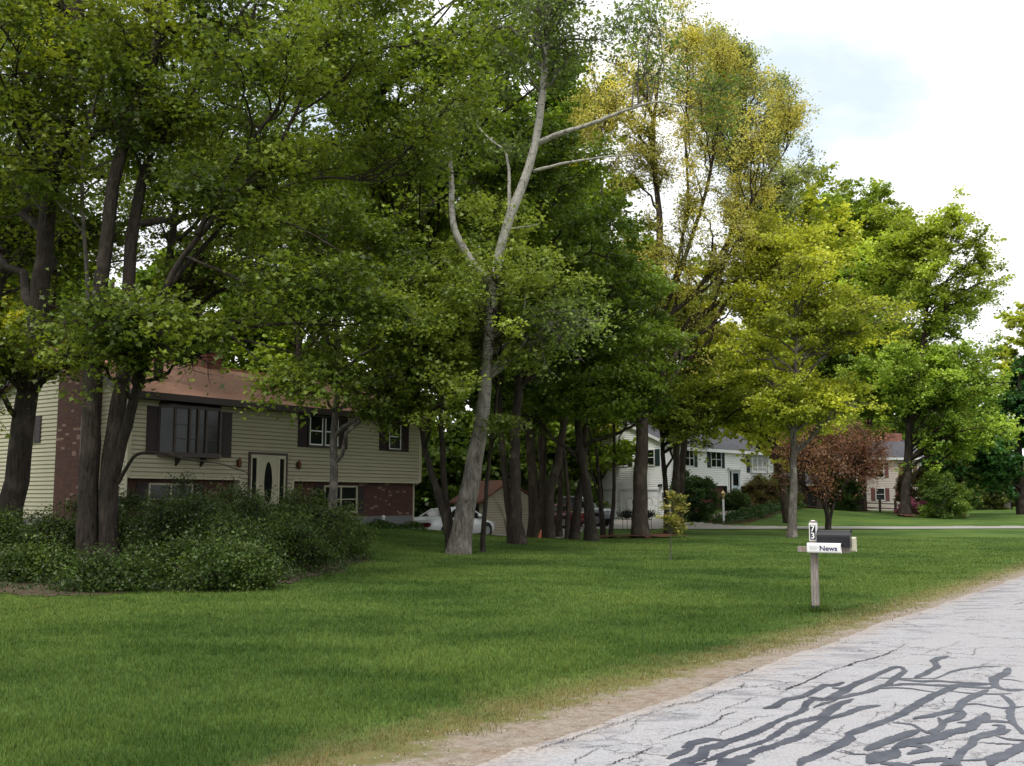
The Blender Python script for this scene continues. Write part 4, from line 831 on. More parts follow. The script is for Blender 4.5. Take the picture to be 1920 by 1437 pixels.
shr = [(-5.4,24.5,(1.7,1.9,1.15),SH,'glossy rounded shrub at the right end of the brush patch'),
 (-6.4,22.2,(1.5,1.4,1.1),SH,'tall tangled shrub in the middle of the brush, below the house door'),
 (-5.6,20.2,(1.0,.9,.75),SHL,'mid green shrub at the front right of the brush'),
 (-5.3,18.7,(1.0,.55,.42),SHL,'low leafy mound bulging onto the lawn edge before the brush'),
 (-6.5,20.8,(1.1,1.1,1.1),SH,'dense dark shrub right of the twin trunks, behind the mid green one'),
 (-9.4,22.4,(1.4,1.2,1.0),SH,'dark shrub behind the twin trunks'),
 (-10.9,20.4,(1.2,1.0,.75),SHL,'shrub between the twin trunks and the thick left trunk'),
 (-8.4,24.2,(1.7,1.3,1.25),SH,'tall shrub before the lower window of the cream house'),
 (-7.2,25.6,(1.6,1.4,.95),SH,'shrub in front of the cream house entry'),
 (-12.6,22.7,(1.6,1.3,.95),SH,'dark shrub at the left edge before the cream gable wall'),
 (-10.3,18.6,(.8,.6,.4),SHL,'low shrub at the foot of the thick left trunk'),
 (-7.0,18.3,(.8,.45,.24),SHL,'low leafy plant in front of the twin trunks, right side'),
 (-12.4,19.2,(1.1,.9,.6),SHL,'shrub at the extreme left lawn edge'),
 (-4.9,22.4,(1.1,1.3,.95),SHL,'fresh green shrub on the right flank of the brush, facing the birch'),
 (-4.6,26.3,(1.0,1.3,.85),SHL,'farthest shrub on the right flank of the brush, nearest the house'),
 (-7.0,23.4,(1.7,1.3,1.0),SHL,'broad shrub in the brush before the lower brick wall'),
 (-5.9,19.5,(1.0,.8,.5),SHL,'spreading low shrub between the front mound and the twin trunks'),
 (-12.2,20.8,(1.4,1.1,1.0),SH,'dark twiggy shrub behind the thick left trunk, nearest the gable wall'),
 (-10.1,21.4,(.9,.8,.8),SH,'dark small shrub filling the gap between thick left trunk and twin trunks'),
 (-8.95,19.6,(.6,.4,.35),SHL,'little leafy tuft at the left foot of the twin trunks'),
 (-11.8,18.2,(.9,.6,.38),SH,'dark low shrub left of the thick left trunk')]
for i,(x,y,rd,cc,lb) in enumerate(shr):
    shrub('shrub',lb,(x,y),rd,size=.056,cols=cc,nl=30,nleaf=21,seed=200+i,tw=.34,sp=.10,group='shrubs of the brush patch',lc=np.array([1.3,1.12,.9]))
def gcover(name,label,outline_pts,h,n,size,cols,seed,cat='ground cover'):
    r = np.random.default_rng(seed); o = np.array(outline_pts); a=o.min(0); b=o.max(0); P = np.empty((0,2))
    while len(P)<n:
        q = r.uniform(a,b,(n*2,2)); ins=np.zeros(len(q),bool); j=len(o)-1
        for i in range(len(o)):
            ins ^= ((o[i,1]>q[:,1])!=(o[j,1]>q[:,1]))&(q[:,0]<(o[j,0]-o[i,0])*(q[:,1]-o[i,1])/(o[j,1]-o[i,1]+1e-12)+o[i,0]); j=i
        P=np.concatenate([P,q[ins]])
    P=P[:n]; m = np.clip(.55+.3*np.sin(P[:,0]*3.1+P[:,1]*1.7)+.3*np.sin(P[:,1]*4.3-P[:,0]),.08,1.2)
    keep = r.random(n)<m; P=P[keep]; m=m[keep]; n=len(P)
    Z = H(P[:,0],P[:,1])+h*m*r.uniform(0,1,n)**.6+.01; V,k=leaves_np(np.c_[P,Z],size,'oval',r,.7)
    br=np.clip(r.normal(1,.25,n),.4,1.7); mx=r.random(n)[:,None]; c=(np.array(cols[0])*(1-mx)+np.array(cols[1])*mx)*br[:,None]
    ob=mesh_np(name,V,np.arange(len(V)),np.arange(n)*k,M['leaf'],col=np.repeat(c,k,0)); tag(ob,label,cat,kind='stuff'); return ob
BED=[(-9.5,17.1),(-7,17.3),(-4.7,18.2),(-3.6,21),(-3.6,26),(-5.2,29),(-14,27.5),(-20,24),(-20,16.8),(-14,16.9)]
gcover('undergrowth','low green undergrowth and weeds beneath the trees at the edge of the lawn',BED,.30,70000,.06,((.022,.05,.014),(.06,.085,.024)),301,'undergrowth')
gcover('foundation_planting','low leafy planting along the foundation of the cream house',[(-7.6,35.2),(-3.4,41.2),(-3.9,42),(-8.2,36)],.28,6000,.09,((.035,.085,.02),(.08,.14,.03)),302,'plants')
bank = [(12.6,63.2),(14.5,64.2),(16.5,67),(19,71.5),(22,77),(21,77.6),(18,73.5),(15.2,69.2),(13.2,66.2),(12.2,64.5)]
tag(drape('mulch_bed', [(12.4,63.0),(14.7,64.0),(16.7,67),(19.2,71.4),(22.2,76.8),(21,77.8),(17.8,74),(15,69.6),(12.8,66.4),(11.9,64.5)], M['mulch'], .03,.3,3,.1), kind='structure')
gcover('bank_planting','low green planting along the curved bank before the white house',bank,.5,9000,.16,((.03,.075,.022),(.07,.13,.04)),303,'plants')

# mulch beds under trees
for k,(px,py,rx,ry) in enumerate([(1140,1003,1.6,1.5),(1185,1006,1.7,1.3),(1232,1004,1.9,1.6),(1520,972,2.6,1.5),(1602,972,2.2,1.6),(1698,971,1.5,1.3),(1262,1000,1.2,1.2)]):
    Yd = [47,46,47,83,84,74,52][k]; p = at(px,py,Yd); tag(drape('mulch_bed', circ(p[:2],rx*.8,ry*.75), M['mulch'], .035+.006*k, .25, k, .22, .12), kind='structure')
for i,(px,Y,rd,lb,cc,sz) in enumerate([
  (1302,66.5,(1.75,1.5,2.05),'big clipped dark green bush before the brick front of the white house',((.012,.035,.012),(.028,.06,.02)),.12),
  (1771,72.5,(1.75,1.6,2.15),'large round dark green bush beside the rail fence on the right lawn',((.035,.08,.018),(.08,.13,.028)),.13),
  (1749,88,(1.3,1.2,3.6),'tall upright evergreen bush before the beige house corner',((.02,.05,.018),(.04,.075,.028)),.16),
  (1378,71.5,(.9,.8,.75),'small dark shrub beside the white house front steps',((.02,.04,.015),(.04,.07,.022)),.11),
  (1432,74.5,(1.3,1.1,1.5),'reddish dark shrub at the right corner of the white house',((.05,.03,.018),(.06,.07,.025)),.12),
  (1460,76,(1.6,1.2,1.6),'loose green shrub right of the white house',((.03,.06,.018),(.06,.1,.03)),.13),
  (1580,81,(1.4,1.2,2.0),'dark bush between the mulch bed trunks and the red outbuilding',((.018,.045,.013),(.04,.075,.02)),.14),
  (1850,100,(3.2,1.6,3.4),'loose grey green bush row before the far house',((.05,.08,.03),(.09,.12,.04)),.2),
  (1715,84,(1.2,1,2.6),'purplish flowering shrub left of the tall evergreen bush',((.10,.06,.06),(.07,.08,.04)),.14)]):
    p = at(px,960,Y); shrub('bush',lb,(p[0],p[1]),rd,size=sz,cols=cc,nl=46,nleaf=26,seed=400+i,cat='bush',ns=8,nt=4,tw=.3,sp=.12,lift=.55)
for i,(px,Y,rx,hz) in enumerate([(800,64,3.6,3.4),(870,66,3.6,4.2),(945,68,3.4,3.6),(1030,70,3.6,4.0),(1085,78,3.2,4.4),(1500,104,4,4.4),(1560,104,4,5)]):
    p = at(px,960,Y); shrub('understory_bush',['leafy bush behind the left wall of the small shed','leafy bush rising behind the small shed roof','leafy bush right behind the small shed gable','leafy bush behind the dark red car','leafy bush between the pickup and the white gable wall','leafy bush behind the red outbuilding, left one','leafy bush behind the red outbuilding, right one'][i],(p[0],p[1]),(rx,2.4,hz),size=.28,cols=((.03,.065,.014),(.06,.10,.02)),nl=40,nleaf=16,seed=470+i,leaf='clump',cat='bush',ns=8,nt=4,tw=.5,sp=.2,lift=.55,group='understory bushes behind the tree trunks')
p = at(1713,955,79); az = shrub('azalea','bright pink flowering azalea at the foot of the leaning right trunk',(p[0],p[1]),(1.5,.7,.7),size=.12,cols=((.42,.10,.26),(.58,.24,.42)),nl=22,nleaf=12,seed=420,cat='azalea',lc=np.ones(3))
for i,(x,y,rd,lb) in enumerate([(-7.55,35.0,(.5,.4,.7),'small pot-sized shrub on the right of the cream house door'),(-8.7,33.3,(.45,.4,.75),'leafy bush growing before the cream house door'),(-6.7,36.4,(.55,.4,.95),'dark rounded shrub against the brick right of the cream house entry')]):
    shrub('shrub',lb,(x,y),rd,size=.07,cols=SH if i!=1 else SHL,nl=16,nleaf=14,seed=440+i)
# bare multi-stemmed shrub in front of the shed
def bare_shrub():
    p = at(957,1012,41.5); r=np.random.default_rng(5); g0=h1(p[0],p[1]); mb=MB(); root=empty('bare_shrub',(p[0],p[1],g0),0,'leafless bush of thin pale upright twigs before the shed gable','shrub')
    for k in range(15):
        a=r.uniform(-.45,.28); b=r.uniform(-.3,.3); L=r.uniform(1.3,2.3); mb.tube([(r.uniform(-.12,.12),0,-.05),(a*L*.45,b*L*.5,L*.55),(a*L*1.1,b*L,L)],[.016,.011,.004],5)
    mb.build('stems',M['bark_pale'],root)
bare_shrub()

# ------------------------------------------------------------------ houses
def lap_wall(mb, fn, u0, u1, z0, z1, row=.135, out=.026, top=None):
    """overlapping boards between u0..u1; fn(u,o,z); top(z)->(u0,u1) trims rows under a gable"""
    z=z0
    while z<z1-1e-3:
        zt=min(z+row,z1); a0,a1=(u0,u1) if top is None else top(z); b0,b1=(u0,u1) if top is None else top(zt)
        if a1-a0>.02:
            zm=z+(zt-z)*.26
            vs=[fn(a0,out,zm),fn(a1,out,zm),fn(b1,.006,zt),fn(b0,.006,zt),fn(a0,-.008,z),fn(a1,-.008,z)]
            mb.add(vs,[(0,1,2,3),(4,5,1,0)])
        z=zt
def window(house, fn, u0,u1,z0,z1, frame, panes=2, sash=True, shutter=None, sw=.38, depth=.07, grid=False, o=0.0, curtain=False):
    mb=MB(); f=.06
    for (a,b,c,d) in ((u0,u1,z1-f,z1),(u0,u1,z0-.02,z0+f),(u0,u0+f,z0+f,z1-f),(u1-f,u1,z0+f,z1-f)): mb.box(a,b,.0+o,depth+o,c,d,fn)
    w=(u1-u0-f)/panes
    for i in range(1,panes): mb.box(u0+w*i,u0+w*i+f,o,depth-.004+o,z0+f,z1-f,fn)
    zm=(z0+z1)/2
    if sash:
        for i in range(panes): mb.box(u0+w*i+f,u0+w*(i+1),.012+o,depth-.018+o,zm-.02,zm+.02,fn)
    if grid:
        for i in range(panes):
            for q in (1,2):
                um=u0+w*i+f+(w-f)*q/3; mb.box(um-.01,um+.01,.012+o,depth-.022+o,z0+f,z1-f,fn)
            for zq in (.25,.75): mb.box(u0+w*i+f,u0+w*(i+1),.012+o,depth-.024+o,z0+(z1-z0)*zq-.01,z0+(z1-z0)*zq+.01,fn)
    win=mb.build('window',frame,house)
    mg=MB()
    for i in range(panes): mg.box(u0+w*i+f+.001,u0+w*(i+1)-.001,.028+o,.034+o,z0+f+.001,z1-f-.001,fn)
    mg.pieces('pane',M['curtain'] if curtain else M['glass'],win)
    if shutter:
        for a,b in ((u0-sw-.02,u0-.02),(u1+.02,u1+.02+sw)):
            ms=MB(); ms.box(a,b,o+.012,o+.05,z0-.02,z1,fn)
            zz=z0+.04
            while zz<z1-.06:
                ms.add([fn(a+.04,o+.051,zz),fn(b-.04,o+.051,zz),fn(b-.04,o+.064,zz+.008),fn(a+.04,o+.064,zz+.008),fn(b-.04,o+.051,zz+.045),fn(a+.04,o+.051,zz+.045)],[(0,1,2,3),(3,2,4,5)]); zz+=.06
            ms.build('shutter',shutter,house)
    return win
def rake(mb,y0,y1,zE,zR,x,t=.2,w=.03):
    ym=(y0+y1)/2
    for a,b in ((y0,ym),(y1,ym)):
        mb.add([(x-w,a,zE-t),(x+w,a,zE-t),(x+w,a,zE),(x-w,a,zE),(x-w,b,zR-t),(x+w,b,zR-t),(x+w,b,zR),(x-w,b,zR)],[(0,1,2,3),(7,6,5,4),(0,4,5,1),(3,2,6,7),(0,3,7,4),(1,5,6,2)])
def roof(house,L,D,zE,zR,oh,gh,mat,trim,th=.10):
    """gable roof, ridge along x"""
    s=(zR-zE)/(D/2); y0=-oh; z0=zE-s*oh; ym=D/2
    mb=MB()
    for sgn in (0,1):
        ya,yb=(y0,ym) if not sgn else (D+oh,ym)
        vs=[(-gh,ya,z0+.02),(L+gh,ya,z0+.02),(L+gh,yb,zR+.02),(-gh,yb,zR+.02),(-gh,ya,z0+.02+th),(L+gh,ya,z0+.02+th),(L+gh,yb,zR+.02+th),(-gh,yb,zR+.02+th)]
        mb.add(vs,[(0,1,2,3),(4,5,6,7),(0,1,5,4),(1,2,6,5),(0,3,7,4)])
    # ridge cap
    mb.box(-gh,L+gh,ym-.13,ym+.13,zR+.085,zR+.15)
    rf=mb.build('roof',mat,house)
    mt=MB(); mt.box(-gh,L+gh,y0-.03,y0-.002,z0-.10,z0+.11); mt.box(-gh,L+gh,D+oh+.002,D+oh+.03,z0-.10,z0+.11)
    mt.box(-gh+.01,L+gh-.01,y0,0.05,z0-.09,z0-.07)
    rake(mt,y0,D+oh,z0+.10,zR+.10,-gh-.02,.2,.02); rake(mt,y0,D+oh,z0+.10,zR+.10,L+gh+.02,.2,.02)
    mt.build('fascia',trim,house)
    return rf
def gable_trim(D,zE,zR):
    s=(zR-zE)/(D/2)
    return lambda z: (0,D) if z<=zE else (((z-zE)/s), D-((z-zE)/s))

# house 1 (cream) : local x along the facade, y backwards, z world-h0
h0=.35; H1=empty('cream_house',(-11.6,31,h0),math.atan2(.816,.578),'raised ranch house with cream siding, dark brick base and salmon shingle roof','house')
W=lambda z:z-h0
fr=lambda u,o,z:(u,-o,z)                # front face
en=lambda u,o,z:(-o,u,z)                # left end face
L1,D1=13.5,8.2; zO,zE,zR=W(2.36),W(5.0),W(6.5)
zG0=W(-.6)
mb=MB(); lap_wall(mb,fr,0,L1,zO,zE-.02)
mb.box(0,L1,.0,.34,zO-.02,zO+.0)     # soffit of the overhang
lap_wall(mb,lambda u,o,z:(u,-o+.0,z),4.35,6.6,W(1.0),zO)
lap_wall(mb,en,0,D1,W(1.03),zR-.02,top=gable_trim(D1,zE,zR))
lap_wall(mb,lambda u,o,z:(L1+o,u,z),0,D1,zO,zR-.02,top=gable_trim(D1,zE,zR))
lap_wall(mb,lambda u,o,z:(L1+o,u,z),.34,D1,W(1.0),zO)
lap_wall(mb,lambda u,o,z:(u,D1+o,z),0,L1,W(1.0),zE)
mb.build('wall',M['siding_cream'],H1)
mb=MB(); 
for a,b in ((-.03,.07),(L1-.07,L1+.03)): mb.box(a,b,-.035,.06,zO-.03,zE)
mb.box(4.27,4.36,-.03,.3,W(1.0),zO-.021); mb.box(6.59,6.68,-.03,.3,W(1.0),zO-.021); mb.box(0.07,4.27,-.028,.0,zO-.05,zO+.02); mb.box(6.68,L1-.07,-.028,.0,zO-.05,zO+.02)
mb.box(L1-.0,L1+.05,.30,.38,W(.6),zO-.03)
mb.pieces('corner_trim',M['trim_cream'],H1)
mb=MB(); mb.box(0,4.27,.34,.6,W(1.02),zO-.021); mb.box(6.68,L1,.34,.6,W(1.02),zO-.021); mb.build('brick_wall',M['brick_dark'],H1)
mb=MB(); mb.box(-.0,L1,.36,D1-.02,zG0,W(1.02)); mb.box(.01,.3,.02,D1-.03,zG0,W(1.025)); mb.box(4.3,6.64,.03,.36,zG0,W(.99)); mb.build('foundation',M['concrete'],H1)
roof(H1,L1,D1,zE,zR,.5,.22,M['roof_pink'],M['frame_dark'])
mb=MB(); mb.box(-.5,.0,1.45,3.1,zG0,W(7.3)); mb.box(-.54,.03,1.4,3.15,W(7.3),W(7.42)); mb.build('chimney',M['brick_dark'],H1)
mb=MB(); x0=6.1; mb.box(x0-.33,x0+.33,D1/2-.28,D1/2+.28,zR-.1,W(6.98)); mb.box(x0-.38,x0+.38,D1/2-.33,D1/2+.33,W(6.98),W(7.10)); mb.box(x0-.2,x0+.2,D1/2-.15,D1/2+.15,W(7.10),W(7.18)); mb.build('chimney',M['brick_red'],H1)
# bay window
mb=MB(); u0,u1,zb,zt=.98,3.42,W(3.0),W(4.62)
def bayf(u,o,z): return (u,-o,z)
pts=[(u0,0),(u0+.35,.42),(u1-.35,.42),(u1,0)]
for z0_,z1_ in ((zb,zb+.14),(zt-.1,zt)):
    n=4; vs=[bayf(a,b,z0_) for a,b in pts]+[bayf(a,b,z1_) for a,b in pts]; mb.add(vs,[(3,2,1,0),(4,5,6,7),(0,1,5,4),(1,2,6,5),(2,3,7,6)])
def post(a,b,w=.035): mb.box(a-w,a+w,-b-w if False else b-w,b+w,zb+.14,zt-.1,lambda x,y,z:(x,-y,z))
for (a,b) in ((u0+.02,.03),(u0+.35,.40),(u0+.9,.40),((u0+u1)/2,.40),(u1-.9,.40),(u1-.35,.40),(u1-.02,.03)): post(a,b)
for zz in (zb+.55,zb+1.0): mb.box(u0+.35,u1-.35,.39,.41,zz,zz+.02,fr)
for xb in (1.7,2.65): mb.prism([(0,zb),(.3,zb),(0,zb-.3)],xb-.04,xb+.04,lambda a,b,c:(c,-a,b))
bw=mb.build('bay_window',M['frame_dark'],H1)
mb=MB(); g=[(u0+.03,0.0),(u0+.36,.385),(u1-.36,.385),(u1-.03,0.0)]
for i in range(3): (a,b),(c,d)=g[i],g[i+1]; mb.add([(a,-b,zb+.14),(c,-d,zb+.14),(c,-d,zt-.1),(a,-b,zt-.1)],[(0,1,2,3)])
mb.build('pane',M['glass'],bw)
mb=MB(); vs=[(a,-b*1.1-.0,zt) for a,b in pts]+[(u0+.1,-.0,zt+.22),(u1-.1,-.0,zt+.22)]; mb.add(vs,[(0,1,4),(1,2,5,4),(2,3,5),(0,3,2,1)]); mb.build('bay_roof',M['frame_dark'],H1)
for a,b in ((.58,.95),(3.46,3.84)):
    ms=MB(); ms.box(a,b,.02,.055,W(3.05),W(4.55),fr)
    for k in range(22): ms.box(a+.04,b-.04,.0551,.066,W(3.12)+k*.063,W(3.12)+k*.063+.03,fr)
    ms.build('shutter',M['shutter_dark'],H1)
window(H1,fr,7.25,8.85,W(3.55),W(4.72),M['frame_dark'],2,True,M['shutter_dark'],.42,.09)
window(H1,fr,11.5,12.35,W(3.58),W(4.72),M['frame_dark'],1,True,M['shutter_dark'],.42,.09)
for a,b in ((7.33,7.98),(8.1,8.77),(11.58,12.27)):
    mb=MB()
    for (c,d,e,f_) in ((a,b,W(3.62),W(3.67)),(a,a+.04,W(3.67),W(4.62)),(b-.04,b,W(3.67),W(4.62)),(a,b,W(4.12),W(4.16))): mb.box(c,d,.07,.085,e,f_,fr)
    mb.build('storm_sash',M['trim_white'],H1)
fb=lambda u,o,z:(u,.34-o,z)
window(H1,fb,8.45,10.2,W(1.16),W(2.18),M['trim_cream'],2,True,M['shutter_dark'],.4,.08,curtain=False)
window(H1,fb,.95,2.6,W(1.16),W(2.18),M['trim_cream'],2,True,M['shutter_dark'],.4,.08)
window(H1,en,5.2,5.85,W(3.55),W(4.42),M['trim_cream'],1,True,M['shutter_dark'],.36,.08)
mb=MB(); mb.box(3.25,3.75,.01,.05,W(5.3),W(5.95),en)
for k in range(8): mb.box(3.3,3.7,.05,.07,W(5.35)+k*.07,W(5.35)+k*.07+.03,en)
mb.build('gable_vent',M['trim_cream'],H1)
# entry
mb=MB(); a,b,c,d=4.62,6.3,W(1.15),W(3.27)
for q in ((a-.02,a+.06,c,d),(b-.06,b+.02,c,d),(a+.06,b-.06,d-.08,d)): mb.box(q[0],q[1],.02,.075,q[2],q[3],fr)
mb.build('door_surround',M['frame_dark'],H1)
mb=MB()
for q in ((a+.06,a+.12,c,d-.08),(a+.33,a+.42,c,d-.08),(b-.42,b-.33,c,d-.08),(b-.12,b-.06,c,d-.08),(a+.12,a+.33,d-.20,d-.08),(b-.33,b-.12,d-.20,d-.08),(a+.12,a+.33,c,c+.35),(b-.33,b-.12,c,c+.35),(a+.42,b-.42,d-.14,d-.08)): mb.box(q[0],q[1],.02,.065,q[2],q[3],fr)
de=mb.build('sidelight_frame',M['trim_cream'],H1)
mb=MB(); mb.box(a+.12,a+.33,.022,.03,c+.35,d-.2,fr); mb.box(b-.33,b-.12,.022,.03,c+.35,d-.2,fr); mb.pieces('pane',M['glass'],de)
dr=MB().box(a+.42,b-.42,.02,.045,c,d-.14,fr).build('door',M['door_cream'],H1)
mb=MB(); uc,zc=(a+b)/2,(c+d)/2+.02; pts=[(uc+.20*math.cos(t),zc+.74*math.sin(t)) for t in np.linspace(0,2*math.pi,32,endpoint=False)]
mb.prism(pts,.05,.053,lambda p,q,r_:(p,-r_,q)); mb.build('oval_glass',M['glass'],dr)
mb=MB(); mb.tube([(p,-.054,q) for p,q in pts]+[(pts[0][0],-.054,pts[0][1])],.018,6); mb.build('oval_frame',M['trim_cream'],dr)
mb=MB(); mb.lathe((b-.5,-.07,c+1.0),[(.02,-.03),(.035,0),(.02,.03)],8); mb.build('handle',M['brass'],dr)
mb=MB()
for k in range(4): mb.box(4.5-.1*k,6.45+.1*k,-.035-1.1-.3*k+.3,-.035-.0 if k==0 else -1.135-.3*(k-1)+.3,zG0,c-.03-.17*k)
mb.build('front_steps',M['brick_dark'],H1)
for xx in (4.15,6.82):
    mb=MB(); mb.box(xx-.05,xx+.05,-.05,-.022,W(2.78),W(3.0)); mb.lathe((xx,-.13,W(2.72)),[(.02,0),(.06,.04),(.075,.2),(.05,.26),(.01,.36)],6); mb.tube([(xx,-.05,W(2.95)),(xx,-.13,W(3.06)),(xx,-.13,W(3.0))],.012,5); mb.build('wall_lantern',M['lamp_metal'],H1)
mb=MB(); mb.tube([(L1+.03,-.1,zE-.1),(L1+.03,.28,zE-.5) if False else (L1+.09,.0,zE-.4),(L1+.09,.0,zO),(L1+.06,.34,zO-.15),(L1+.06,.34,W(.6))],.04,6); mb.tube([(-.08,-.06,zE-.1),(-.08,-.06,zO),(-.08,-.06,W(.8))],.04,6); mb.pieces('downspout',M['trim_cream'],H1)

# house 2 (white)
h0b=.0; H2=empty('white_house',(10.6,68,h0b),math.atan2(.736,.677),'white sided raised ranch with dark green shutters, slate roof and double garage gable','house')
L2,D2=13.6,8.5; zO2,zE2,zR2=2.6,5.2,7.1
mb=MB(); lap_wall(mb,fr,0,L2,zO2,zE2-.02,.13); mb.box(0,L2,0,.34,zO2-.02,zO2)
lap_wall(mb,en,0,D2,2.34,zR2-.02,.13,top=gable_trim(D2,zE2,zR2))
for a,b in ((0,1.12),(4.25,4.66),(7.85,D2)): lap_wall(mb,en,a,b,.1,2.34,.13)
lap_wall(mb,lambda u,o,z:(L2+o,u,z),0,D2,zO2,zR2-.02,.13,top=gable_trim(D2,zE2,zR2)); lap_wall(mb,lambda u,o,z:(L2+o,u,z),.34,D2,.8,zO2,.13)
lap_wall(mb,lambda u,o,z:(u,D2+o,z),0,L2,.6,zE2,.13); lap_wall(mb,fr,6.9,8.75,1.3,zO2,.13)
mb.build('wall',M['siding_white'],H2)
mb=MB()
for a,b in ((-.04,.08),(L2-.08,L2+.04)): mb.box(a,b,-.04,.07,zO2-.03 if b>1 else 0,zE2)
mb.box(-.04,.07,D2-.08,D2+.04,0,zE2)
for q in ((1.06,1.16,.15,2.26),(4.2,4.3,.15,2.26),(4.62,4.70,.15,2.26),(7.78,7.88,.15,2.26),(1.06,4.3,2.26,2.38),(4.62,7.88,2.26,2.38)): mb.box(q[0],q[1],.0,.06,q[2],q[3],en)
mb.pieces('corner_trim',M['trim_white'],H2)
for a,b in ((1.16,4.2),(4.70,7.78)):
    mb=MB()
    for k in range(4): mb.box(a,b,-.05,-.01,.13+k*.53,.13+k*.53+.522,en)
    for k in range(4):
        for j in range(4): u=a+.1+j*(b-a-.2)/4; mb.box(u+.06,u+(b-a-.2)/4-.06,-.01,.0,.13+k*.53+.1,.13+k*.53+.42,en)
    mb.build('garage_door',M['siding_white'],H2)
mb=MB(); mb.box(0.02,6.88,.34,.6,-.2,zO2-.021); mb.box(8.77,L2,.34,.6,-.2,zO2-.021); mb.build('brick_wall',M['brick_front'],H2)
MB().box(.1,L2-.02,.62,D2-.05,-.8,1.0).box(.02,.6,.62,D2-.1,-.8,.12).build('foundation',M['concrete'],H2)
roof(H2,L2,D2,zE2,zR2,.45,.2,M['roof_grey'],M['trim_white'])
MB().box(5.9,6.9,D2/2-.4,D2/2+.4,zR2-.1,8.1).build('chimney',M['brick_red'],H2)
window(H2,fr,4.75,6.15,3.85,5.0,M['trim_white'],2,True,M['shutter_green'],.42)
window(H2,fr,1.5,2.6,3.85,5.0,M['trim_white'],2,True,M['shutter_green'],.42)
window(H2,fr,10.1,12.3,3.6,4.95,M['trim_white'],3,False,M['shutter_green'],.42,.25,True)
window(H2,fb,9.35,10.95,1.5,2.4,M['trim_white'],2,True)
for a in (1.35,3.6,6.3): window(H2,en,a,a+.95,3.9,5.0,M['trim_white'],1,True,M['shutter_green'],.38)
mb=MB(); a,b,c,d=7.05,8.65,1.42,3.75
for q in ((a,a+.1,c,d),(b-.1,b,c,d),(a+.1,b-.1,d-.1,d),(a+.38,a+.48,c,d-.1),(a+.1,a+.38,c,c+.5)): mb.box(q[0],q[1],.02,.09,q[2],q[3],fr)
mb.box(a-.1,b+.1,.02,.25,d,d+.12,fr); ds=mb.build('door_surround',M['trim_white'],H2)
MB().box(a+.1,a+.38,.022,.03,c+.5,d-.1,fr).build('pane',M['glass'],ds)
dr=MB().box(a+.48,b-.1,.02,.05,c,d-.1,fr).build('door',M['door_blue'],H2)
MB().box(a+.62,b-.24,.052,.056,c+1.2,d-.25,fr).build('pane',M['glass'],dr)
mb=MB()
for k in range(3): mb.box(6.9-.1*k,8.9+.15*k,-1.2-.35*k,-.03 if k==0 else -1.2-.35*(k-1),-.2,1.38-.17*k)
mb.build('front_steps',M['brick_front'],H2)
mb=MB(); mb.box(.45,.75,.025,.14,1.75,2.1,en); mb.box(.40,.70,.025,.12,1.3,1.62,en); mb.lathe((-.15,.6,1.8),[(.08,0),(.1,.05),(.08,.12)],10); mb.build('electric_meter',M['concrete'],H2)
mb=MB(); mb.box(.78,1.02,.03,.12,2.50,2.66,en); mb.tube([(-.1,.9,2.6),(-.28,.9,2.52)],[.05,.09],8); mb.build('floodlight',M['black_metal'],H2)
mb=MB(); mb.box(4.25,4.75,.03,.045,2.46,2.56,en) if False else None
for j in range(3): MB
# path along the house front
tag(drape('front_path', [(12.2,66.2),(13.4,65.6),(15,68.6),(17.6,72.6),(16.4,73.2),(14,69.8)], M['path'], .06,.3,3,.06), kind='structure')

# house 3 (beige) beyond
H3=empty('beige_house',(29.0,99.2,.2),math.atan2(-.05,1),'two storey pinkish beige house with grey roof and wide brick chimney, half hidden by trees','house')
L3,D3=10.3,8.5; a3=5.45; r3=7.2
mb=MB(); lap_wall(mb,fr,0,L3,.2,a3,.16); lap_wall(mb,en,0,D3,.2,r3,.16,top=gable_trim(D3,a3,r3)); lap_wall(mb,lambda u,o,z:(u,D3+o,z),0,L3,.2,a3,.16); mb.build('wall',M['siding_pink'],H3)
mb=MB(); lap_wall(mb,lambda u,o,z:(L3+o,u,z),0,D3,.2,r3,.16,top=gable_trim(D3,a3,r3)); mb.build('end_wall',M['siding_white'],H3)
mb=MB(); mb.box(L3-.1,L3+.05,-.05,.1,0,a3); mb.box(-.05,.1,-.05,.1,0,a3); mb.pieces('corner_trim',M['trim_white'],H3)
MB().box(.05,L3-.05,.05,D3-.05,-1,.25).build('foundation',M['concrete'],H3)
roof(H3,L3,D3,a3,r3,.4,.3,M['roof_grey'],M['trim_white'])
MB().box(8.3,9.9,D3/2-.3,D3/2+.3,r3-.1,8.0).build('chimney',M['brick_red'],H3)
mb=MB(); mb.box(3.6,3.75,.03,.1,.25,2.5,fr); mb.box(4.75,4.9,.03,.1,.25,2.5,fr); mb.box(3.6,4.9,.03,.12,2.5,2.65,fr); mb.build('door_surround',M['trim_white'],H3)
dr=MB().box(3.75,4.75,.03,.06,.25,2.5,fr).build('door',M['trim_white'],H3); MB().box(3.95,4.55,.062,.066,1.1,2.3,fr).build('pane',M['glass'],dr); MB().box(3.95,4.55,.062,.066,.85,1.05,fr).build('kick_panel',M['shutter_red'],dr)
window(H3,fr,5.9,6.8,1.3,2.5,M['trim_white'],1,True,M['shutter_red'],.4); window(H3,fr,8.2,9.1,1.3,2.5,M['trim_white'],1,True,M['shutter_red'],.4)
for a in (1.2,5.9,8.6): window(H3,fr,a,a+.9,3.5,4.9,M['trim_white'],1,True,M['shutter_red'],.4)
window(H3,fr,1.2,2.1,1.3,2.5,M['trim_white'],1,True,M['shutter_red'],.4)
